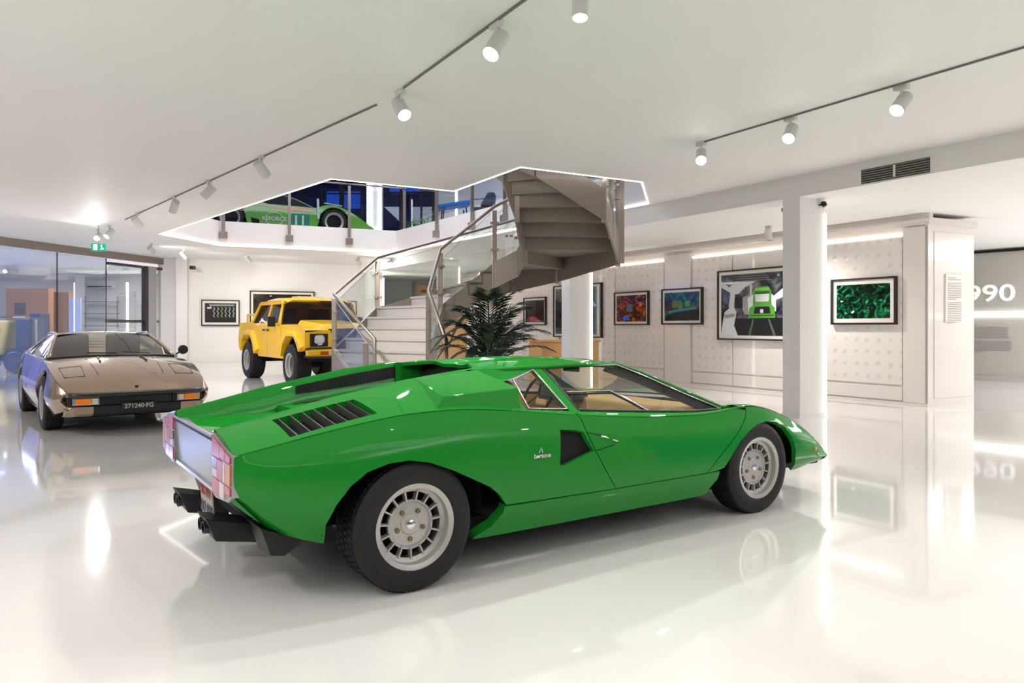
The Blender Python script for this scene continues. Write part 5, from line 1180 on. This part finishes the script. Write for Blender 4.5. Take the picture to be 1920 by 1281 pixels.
for i, (u, v, lit) in enumerate(((491, 293, 0), (391, 339, 1), (327, 369, 0), (257, 400, 1))):
    spot(ac_(u, v), ((-1.7, 10.9, .9), (-7, 9.5, 0), (-7.5, 14, 0), (-5.6, 16.2, .9))[i], ['nearest white spotlight on the long left track', 'second spotlight on the long left track, its rim glowing', 'third spotlight on the long left track, seen from behind', 'fourth spotlight on the long left track, its rim glowing'][i], 'spotlights on the long left track', power=(190, 190, 190, 230)[i])
g5 = 'small spotlights near the back wall'
spot(ac_(205, 423), (-9.0, 12.0, 0), 'bright spotlight right of the green exit sign', power=200)
spot(ac_(184, 430), (-7.0, 9.0, .0), 'dazzling spotlight directly over the green exit sign', power=200)
for i, (u, v) in enumerate(((284, 457), (344, 468), (465, 475), (673, 482))):
    p = ac_(u, v); spot(p, (p.x+1.0, p.y+(3.5 if p.y < 19 else 2.5), 1.0), ['small lit spotlight before the glass door', 'small lit spotlight left of the back wall corner', 'small lit spotlight above the gap between the two left pictures', 'small lit spotlight above the stair handrail corner'][i], g5, power=90, ang=130)
spot(ac_(733, 484), (-3.0, 13.0, 0), 'dazzling round spotlight just above the stair glass', power=220, ang=130)
pq = atz(1441, 424, SOFF); spot(pq, (pq.x+.2, pq.y-.6, 0), 'small dim spotlight hanging from the lower ceiling left of the front pillar', zc=SOFF, power=180, ang=150, lit=False)
for i, (u, v) in enumerate(((1544, 384), (1470, 396))):
    p = at(u, v, 9.9 if i == 0 else 10.15); o = empty('camera_dome', tuple(p), 0, ['tiny black camera at the top right edge of the front pillar', 'tiny black camera at the top left edge of the front pillar'][i], 'camera')
    MB().box((0, 0, .02), (.05, .05, .04)).lathe([(.001, -.04), (.026, -.02), (.026, .03), (.001, .05)], (.0, -.03, -.01), frame3((1, 0, 0), (0, .3, 1)), 12).ob('body', M_black, o, smooth=50); MB().bar((0, 0, 0), (-.06 if i == 0 else .06, .03, .0), .02).ob('mount', M_black, o)
p = at(361, 502, 21.35); o = tag(MB().box(tuple(p), (.13, .16, .10)).ob('wall_camera', M_black, bevel=.02), 'small black camera high on the back wall corner', 'camera')
# unseen spotlights outside the frame, then added soffit fill lights
for i, (x, y, p) in enumerate(((4.1, 4.4, 35), (4.9, 2.9, 35), (1.0, 2.4, 15), (-5.2, 3.8, 110), (-8.0, 7.5, 170), (-2.6, 1.5, 50))):
    spot((x, y, 0), (x-.6 if x > 0 else x+.8, y+.6, 0), 'white track spotlight outside the view %s' % ('beyond the right edge', 'right of the photographer', 'overhead right', 'beyond the left edge', 'further beyond the left edge', 'overhead left')[i], 'spotlights outside the view', power=p, ang=130)
area('soffit_fill', (9.6, 7.2, SOFF-.02), 1.6, 110, sy=3, rot=(0, 0, .5), col=(1, .95, .9))  # added area light, out of view, to wash the right wall
area('soffit_fill', (12.6, 11.6, SOFF-.02), 4.0, 380, sy=4, rot=(0, 0, .3), col=(.95, .97, 1))  # added area light, out of view, to brighten the far right grey wall
# exit sign
ex = empty('exit_sign', tuple(at(185, 464, 14.6)), .25, 'small green and white exit sign hanging below the dazzling light', 'sign')
MB().box((0, 0, 0), (.26, .04, .15)).ob('box', mat('exit_green', srgb(20, 140, 105), .4, emit=srgb(20, 150, 110), es=.7), ex)
MB().box((-.055, -.022, 0), (.07, .004, .11)).ob('door_symbol', mat('exit_white', (.9, .95, .93), emit=(.8, 1, .95), es=.8), ex)
mbx = MB(); mbx.lathe([(.001, -.012), (.014, 0), (.001, .012)], (.055, -.024, .045), None, 8); mbx.bar((.05, -.024, .03), (.065, -.024, -.01), .02, .004, up=(0, 1, 0)); mbx.bar((.065, -.024, -.01), (.04, -.024, -.05), .016, .004, up=(0, 1, 0)); mbx.bar((.065, -.024, -.01), (.095, -.024, -.04), .016, .004, up=(0, 1, 0)); mbx.ob('runner_symbol', MATS['exit_white'], ex)
MB().bar((0, 0, .07), (0, 0, CEIL-ex.location.z), .012).ob('rod', M_steel, ex)
# far vent seen over the stair glass
p = at(793, 487, 23.0); v2 = empty('air_vent', tuple(p), .35, 'small grey slotted vent seen above the stair glass', 'vent')
MB().box((0, 0, 0), (.38, .03, .17)).ob('backing', mat('vent_dark', (.05, .045, .04), .6), v2)
for k in range(5): MB().box((0, -.02, -.07+k*.035), (.36, .02, .012)).ob('slat', mat('vent_slat', srgb(150, 144, 136), .5), v2)
struct(MB().box((p.x, p.y+.28, (CEIL+2.7)/2+.05), (3.2, .5, CEIL-2.75), Matrix.Rotation(.35, 3, 'Z')).ob('trim_20', M_wall))
# ================================================================ PICTURES
M_fr = mat('black_brown_frame', srgb(42, 32, 30), .4); M_mount = mat('picture_mount', srgb(236, 230, 222), .6)
def artmat(name, fn): 
    m = mat(name, (.01, .01, .01), .12, coat=.5); fn(m); return m
def ramp_noise(m, scale, stops, dist=0., detail=6, vec='Object', seed=0.):
    t = nod(m, 'ShaderNodeTexCoord'); n = nod(m, 'ShaderNodeTexNoise'); n.inputs['Scale'].default_value = scale; n.inputs['Detail'].default_value = detail; n.inputs['Distortion'].default_value = dist
    mp = nod(m, 'ShaderNodeMapping'); mp.inputs['Location'].default_value = (seed, seed, seed); lnk(m, t.outputs[vec], mp.inputs[0]); lnk(m, mp.outputs[0], n.inputs['Vector'])
    r = nod(m, 'ShaderNodeValToRGB'); e = r.color_ramp.elements
    for i, (p, c) in enumerate(stops):
        q = e[i] if i < 2 else e.new(p); q.position = p; q.color = c
    lnk(m, n.outputs['Fac'], r.inputs[0]); lnk(m, r.outputs[0], bs(m).inputs['Base Color'])
K0 = (.003, .003, .004, 1)
A_green = artmat('art_foliage', lambda m: ramp_noise(m, 7, [(.42, K0), (.72, srgb(90, 210, 150)), (.54, srgb(6, 70, 40)), (.62, srgb(20, 130, 80))], 1.8))
A_teal = artmat('art_harbour', lambda m: ramp_noise(m, 4, [(.40, K0), (.75, srgb(60, 190, 120)), (.52, srgb(8, 60, 70)), (.62, srgb(20, 120, 110))], .6, seed=3))
A_orange = artmat('art_machine', lambda m: ramp_noise(m, 9, [(.40, K0), (.74, srgb(240, 140, 70)), (.52, srgb(70, 24, 14)), (.62, srgb(190, 74, 26))], 1.2, seed=1))
A_dark = artmat('art_dark', lambda m: ramp_noise(m, 3, [(.45, K0), (.8, srgb(70, 78, 76))], .5))
A_brown = artmat('art_brown', lambda m: ramp_noise(m, 3, [(.3, srgb(30, 25, 24)), (.9, srgb(66, 56, 50))], .5))
A_grey = artmat('art_grey', lambda m: ramp_noise(m, 5, [(.35, srgb(16, 16, 17)), (.7, srgb(120, 120, 120)), (.5, srgb(52, 52, 53))], .4, seed=2))
def picture(P, N, u0, u1, v0, v1, art, lab, fw=.03, mw=.07, group=None):
    def hit(u, v):
        r = Vector(((u-CXP)/FPX, 1, -(v-CYP)/FPX)); o = Vector((0, 0, EYE)); t = (P-o).dot(N)/r.dot(N); return o+r*t
    a, b = hit(u0, v0), hit(u1, v1); z1 = hit(u0, v0).z; z0 = hit(u0, v1).z
    lx = Vector((b.x-a.x, b.y-a.y, 0)); w = lx.length; lx.normalize(); h = z1-z0; N_ = N if N.y < 0 else -N
    o = empty('picture', tuple(a+N_*.03), 0, lab, 'picture', group); o.location.z = (z0+z1)/2; o.location += lx*w/2
    M = frame3(lx, (0, 0, 1)); o.rotation_euler = M.to_euler()       # local x right, y up, z out of the wall
    f = MB()
    for (cx, cy, sx, sy) in ((0, h/2-fw/2, w, fw), (0, -h/2+fw/2, w, fw), (-w/2+fw/2, 0, fw, h-2*fw), (w/2-fw/2, 0, fw, h-2*fw)): f.box((cx, cy, .01), (sx, sy, .06))
    f.ob('frame', M_fr, o); MB().box((0, 0, .0), (w-2*fw, h-2*fw, .03)).ob('mount', M_mount, o)
    aw, ah = w-2*fw-2*mw, h-2*fw-2*mw
    pr = MB().box((0, 0, .012), (aw, ah, .012)).ob('print', art, o)
    return o, aw, ah, pr
def flatp(pts, aw, ah, m, par, z=.019, nm='shape'):      # pts in 0..1, y down, on the print
    q = [((x-.5)*aw, (.5-y)*ah) for x, y in pts]
    return MB().hexa([(x, y, z) for x, y in q], [(x, y, z+.001) for x, y in q]).ob(nm, m, par, fixn=True)
def ell(cx, cy, rx, ry, n=20): return [(cx+rx*cos(2*pi*k/n), cy+ry*sin(2*pi*k/n)) for k in range(n)]
PR = C1; NRR = Vector((-.8535, -.5211, 0))
PR = C1+NRR*.02
o, aw, ah, pr = picture(PR, NRR, 1562, 1684, 525, 609, A_green, 'framed photograph of vivid green foliage right of the front pillar')
flatp([(.08, .46), (.14, .48), (.09, .52)], aw, ah, mat('art_white', (.8, .8, .8)), pr); flatp([(.28, .82), (.33, .76), (.35, .80), (.31, .86)], aw, ah, mat('art_white', (.8, .8, .8)), pr)
o, aw, ah, pr = picture(PR, NRR, 1349, 1482, 509, 637, A_grey, 'large framed picture of a white robot arm and a green truck cab', mw=.06)
W_ = mat('art_pale', srgb(214, 214, 214)); W2_ = mat('art_pale_grey', srgb(150, 150, 152)); Gn = mat('art_cab_green', srgb(84, 156, 52)); Gd = mat('art_cab_dark_green', srgb(40, 90, 30)); Bk = mat('art_black', (.006, .006, .006)); Gl = mat('art_light_green', srgb(66, 96, 64))
fp = lambda pts, m, z=.019: flatp(pts, aw, ah, m, pr, z)
fp([(0, .72), (.98, .72), (1, 1), (0, 1)], Bk); fp([(0, .10), (.16, .22), (.16, .30), (0, .20)], W_); fp([(.98, .26), (.82, .40), (.82, .46), (.98, .40)], W_); fp([(.06, .0), (.9, 0), (.7, .12), (.25, .14)], mat('art_mid', srgb(60, 62, 63)))
for k in range(4): fp([(.3-.03*k, .035*k+.005), (.72+.03*k, .035*k+.005), (.72+.03*k, .035*k+.012), (.3-.03*k, .035*k+.012)], W2_, .0205)
fp([(.02, .84), (.06, .62), (.20, .50), (.26, .62), (.22, .84), (.28, 1), (.0, 1)], W_, .021); fp([(.13, .54), (.16, .30), (.24, .28), (.22, .54)], W_, .0215); fp([(.15, .20), (.24, .12), (.58, .13), (.40, .22), (.30, .32), (.16, .34)], W_, .022); fp([(.05, .66), (.24, .64), (.22, .70), (.07, .72)], W2_, .0225)
fp([(.36, .38), (.48, .34), (.46, .66), (.40, .66), (.36, .58)], W2_, .021); fp([(.24, .40), (.36, .40), (.36, .56), (.24, .56)], Bk, .0205)
fp([(.53, .30), (.58, .22), (.76, .22), (.81, .30), (.80, .52), (.54, .52)], Gn, .022); fp([(.56, .34), (.78, .34), (.77, .46), (.57, .46)], W_, .023); fp([(.55, .30), (.79, .30), (.78, .34), (.56, .34)], Gd, .0235)
fp([(.47, .56), (.55, .50), (.80, .50), (.86, .56), (.87, .72), (.46, .72)], Gn, .0225); fp([(.56, .54), (.78, .54), (.80, .65), (.54, .65)], Bk, .0235); fp([(.49, .67), (.85, .67), (.85, .69), (.49, .69)], Gd, .0235)
fp([(.52, .74), (.545, .74), (.49, 1), (.45, 1)], Gl, .021); fp([(.76, .74), (.785, .74), (.88, 1), (.84, 1)], mat('art_rail', srgb(96, 98, 98)), .021); fp([(.44, .40), (.53, .34), (.53, .62), (.46, .62)], W_, .0215); fp([(.81, .34), (.88, .40), (.88, .62), (.81, .60)], W_, .0215); fp([(.64, .58), (.69, .58), (.69, .64), (.64, .64)], W_, .024); fp([(.56, .24), (.78, .24), (.79, .28), (.55, .28)], mat('art_cab_lit', srgb(130, 196, 90)), .0236)
o, aw, ah, pr = picture(PR, NRR, 1244, 1320, 543, 609, A_teal, 'framed teal and green night photograph, second right of the narrow pillar', mw=.05)
fp([(.1, .66), (.9, .52), (.95, .60), (.6, .72), (.15, .76)], mat('art_teal', srgb(40, 130, 140))); fp([(.24, .30), (.48, .30), (.50, .50), (.24, .54)], mat('art_olive', srgb(96, 120, 60))); fp([(.60, .30), (.74, .30), (.74, .48), (.60, .50)], mat('art_leaf', srgb(60, 150, 70)))
fp([(.2, .72), (.95, .60), (1, .98), (.3, .98)], Bk, .0195)
o, aw, ah, pr = picture(PR, NRR, 1155, 1219, 549, 610, A_orange, 'framed photograph of glowing orange machinery right of the tall picture', mw=.05)
fp([(.22, .84), (.30, .76), (.46, .78), (.44, .94), (.24, .94)], mat('art_blue', srgb(50, 90, 210))); fp([(.35, .35), (.55, .33), (.56, .62), (.36, .62)], mat('art_steel', srgb(70, 84, 120)))
o, aw, ah, pr = picture(PR, NRR, 1041, 1131, 537, 632, A_dark, 'tall framed dark picture partly hidden by the second pillar', mw=.05)
for k in range(5): fp([(.58+.035*k, .10+.03*k), (.62+.035*k, .08+.03*k), (.86+.02*k, .28+.03*k), (.82+.02*k, .31+.03*k)], W_)
fp([(.60, .48), (.66, .46), (.68, .56), (.62, .60)], mat('art_red', srgb(200, 40, 26)))
o, aw, ah, pr = picture(PR, NRR, 985, 1026, 559, 610, mat('art_maroon', srgb(38, 20, 20), .15, coat=.5), 'small framed picture with a red dome shape beside the palm', mw=.05)
fp([(.12, .98), (.18, .80), (.40, .72), (.64, .80), (.76, .98)], mat('art_red', srgb(200, 40, 26)))
MB().tube([((.34-.5+.2*cos(a))*aw, (.5-.38+.17*sin(a))*ah, .02) for a in [2*pi*k/20 for k in range(21)]], .008, 5).ob('ring', mat('art_dim_red', srgb(110, 28, 26)), pr)
BT = (B0-A0).normalized(); BN = Vector((BT.y, -BT.x, 0)); BP = A0+BN*.0
o, aw, ah, pr = picture(BP, BN, 377, 449, 562, 611, Bk, 'framed black picture of pale crankshafts on the back wall left of the yellow pick-up', mw=.07)
for k in range(6):
    x = .28+.125*k; fl_ = [((x-.5)*aw, (.30-y)*ah*1.0, .02) for x, y in ((x, .05), (x+.035, .14), (x-.015, .25), (x+.035, .36), (x-.01, .48), (x+.03, .56))]
    MB().tube([(p[0], p[1]+.02, p[2]) for p in fl_], .014, 5).ob('crank', mat('art_crank', srgb(176, 182, 176)) if k != 2 else mat('art_crank_green', srgb(150, 180, 90)), pr)
fp([(.12, .06), (.95, .06), (.95, .15), (.16, .16)], W2_); fp([(.06, .22), (.20, .18), (.22, .28), (.08, .30)], W_)
o, aw, ah, pr = picture(BP, BN, 468, 589, 545, 622, A_brown, 'wide framed dark picture behind the roof of the yellow pick-up', mw=.07)
for x in (.28, .76): fp([(x, .04), (x+.03, .04), (x+.03, .07), (x, .07)], W_)
o, aw, ah, pr = picture(BP, BN, 596, 668, 564, 612, A_dark, 'small framed dark picture behind the windscreen of the yellow pick-up', mw=.07)
# ================================================================ POTTED PALM
pp_ = empty('potted_palm', (-.28, 9.15, 0), 0, 'dark green potted palm in front of the staircase', 'plant')
M_leaf = noise_rough(mat('palm_leaf', srgb(30, 50, 36), .4), 12, .35, .5); M_leaf2 = mat('broad_leaf', srgb(34, 62, 34), .35); M_stem = mat('palm_stem', srgb(62, 76, 44), .5)
MB().lathe([(.001, 0), (.20, 0), (.26, .42), (.27, .44), (.24, .44), (.22, .38), (.001, .38)], (0, 0, 0), None, 28).ob('pot', mat('grey_pot', srgb(90, 88, 84), .6), pp_, smooth=35)
random.seed(11)
fronds = [(-165, 1.15, .45), (-130, 1.35, .42), (-100, 1.55, .30), (-70, 1.50, .35), (-35, 1.40, .50), (-10, 1.25, .62), (15, 1.10, .66), (40, .95, .62), (70, 1.3, .45), (100, 1.62, .22), (130, 1.40, .40), (160, 1.2, .5), (185, 1.0, .6), (-150, .85, .60), (0, .85, .7), (-50, 1.0, .6), (60, 1.0, .5), (-85, 1.15, .5), (25, 1.45, .40), (-20, 1.6, .30), (-115, .95, .5), (-60, .8, .55), (-140, 1.1, .35), (-30, 1.1, .45), (-95, .7, .4), (10, 1.3, .3), (165, 1.35, .32), (50, 1.15, .6)]
for ai, (az, ht, reach) in enumerate(fronds):
    a = radians(az+random.uniform(-8, 8)); n = 16; sp_ = []
    for k in range(n+1):
        t = k/n; r = reach*(t**1.6)*1.0; z = .38+ht*(t**.75)*(1-.16*t*t*1.2)-.10*t**4*reach*2
        sp_.append(Vector((cos(a)*r*1.05, sin(a)*r, z)))
    mb = MB(); mb.tube(sp_, .006, 5, rs=[.010*(1-.7*k/n) for k in range(n+1)], mi=0)
    for k in range(5, n+1):
        for half in (0, .5):
            t = (k+half)/n
            if t > 1: continue
            p = sp_[k] if not half or k == n else sp_[k].lerp(sp_[k+1], .5); tg = (sp_[k]-sp_[k-1]).normalized(); side = tg.cross(Vector((0, 0, 1))).normalized()
            ll = .30*(sin(pi*min(1, (t-.22)/.85))**.6)*(.8+.3*random.random())+.03
            for sd in (1, -1):
                dr_ = (side*sd*.8+tg*.75+Vector((0, 0, .10))).normalized(); w = .011
                e = p+dr_*ll-Vector((0, 0, ll*.30)); md = p+dr_*ll*.5-Vector((0, 0, .02)); wv = tg*w
                mb.add([p, md+wv, e, md-wv], [(0, 1, 2, 3)], 1)
    fo = mb.ob('frond', [M_stem, M_leaf], pp_, fixn=False)
for (az, ln, z0) in ((200, .55, .95), (170, .5, .75), (-160, .62, 1.05), (150, .42, 1.2), (-120, .45, .8), (-90, .4, 1.1), (215, .5, .6), (-175, .38, .5), (185, .45, .4)):
    a = radians(az); mb = MB(); rings = []; d_ = Vector((cos(a), sin(a)*.6, 0)); sd = Vector((-d_.y, d_.x, 0)).normalized()
    mb.tube([Vector((0, 0, .38)), Vector((d_.x*.06, d_.y*.06, z0*.8)), d_*.14+Vector((0, 0, z0+.12))], .007, 5)
    for k in range(9):
        t = k/8; c = d_*(.14+ln*t)+Vector((0, 0, z0+.12+.25*t-.55*t*t)); w = .085*sin(pi*min(.98, t*.95+.02))**.7
        rings.append([c-sd*w+Vector((0, 0, .02*(w/.08))), c-Vector((0, 0, .01)), c+sd*w+Vector((0, 0, .02*(w/.08)))])
    mb.loft(rings, mi=1); mb.ob('broad_leaf', [M_stem, M_leaf2], pp_, smooth=60, fixn=False)
# ================================================================ UPSTAIRS FURNITURE
M_blue = mat('blue_upholstery', srgb(40, 104, 176), .6)
lc = empty('lounge_chair', tuple(at(850, 392, 18.9)), .2, 'blue upholstered bench on thin dark legs upstairs left of the spiral flight', 'chair'); lc.location.z = UP
MB().hexa([(-.40, -.3, .36), (.42, -.3, .50), (.42, .3, .50), (-.40, .3, .36)], [(-.42, -.3, .46), (.42, -.3, .62), (.42, .3, .62), (-.42, .3, .46)]).ob('seat', M_blue, lc, bevel=.03, smooth=40)
for x in (-.3, .34):
    for y in (-.24, .24): MB().bar((x, y, 0), (x*.85, y, .42), .03).ob('leg', M_black, lc)
lc2 = empty('lounge_chair', tuple(at(905, 388, 19.3)), -.1, 'dark chair with a curved arm upstairs beside the blue bench', 'chair'); lc2.location.z = UP
MB().box((0, 0, .44), (.5, .5, .09)).ob('seat', mat('charcoal_upholstery', srgb(52, 54, 60), .6), lc2, bevel=.03)
MB().hexa([(-.05, -.26, .5), (.28, -.26, .5), (.28, .26, .5), (-.05, .26, .5)], [(.16, -.26, .86), (.34, -.26, .86), (.34, .26, .86), (.16, .26, .86)]).ob('backrest', MATS['charcoal_upholstery'], lc2, bevel=.05)
for x in (-.2, .2):
    for y in (-.2, .2): MB().bar((x, y, 0), (x, y, .42), .03).ob('leg', M_black, lc2)
MB().tube([(-.22, -.27, .44), (-.24, -.28, .66), (.1, -.28, .68), (.2, -.27, .62)], .015, 8).ob('armrest', M_black, lc2, smooth=180)
# low planter hedge upstairs
hp = empty('planter_hedge', tuple(at(786, 424, 20.6)), -.9, 'low row of green plants upstairs in a dark trough', 'plant'); hp.location.z = UP
MB().box((0, 0, .08), (1.6, .3, .16)).ob('trough', M_black, hp)
mb = MB(); random.seed(5)
for k in range(420):
    c = Vector((random.uniform(-.8, .8), random.uniform(-.16, .16), random.uniform(.14, .36))); a, b = Vector((random.uniform(-1, 1), random.uniform(-1, 1), random.uniform(.1, 1))).normalized()*.07, Vector((random.uniform(-1, 1), random.uniform(-1, 1), 0)).normalized()*.02
    mb.add([c-b, c+a*.5-b*.2, c+a, c+a*.5+b], [(0, 1, 2, 3)])
tag(mb.ob('foliage', mat('hedge_leaf', srgb(46, 110, 50), .5), hp, fixn=False), kind='stuff')
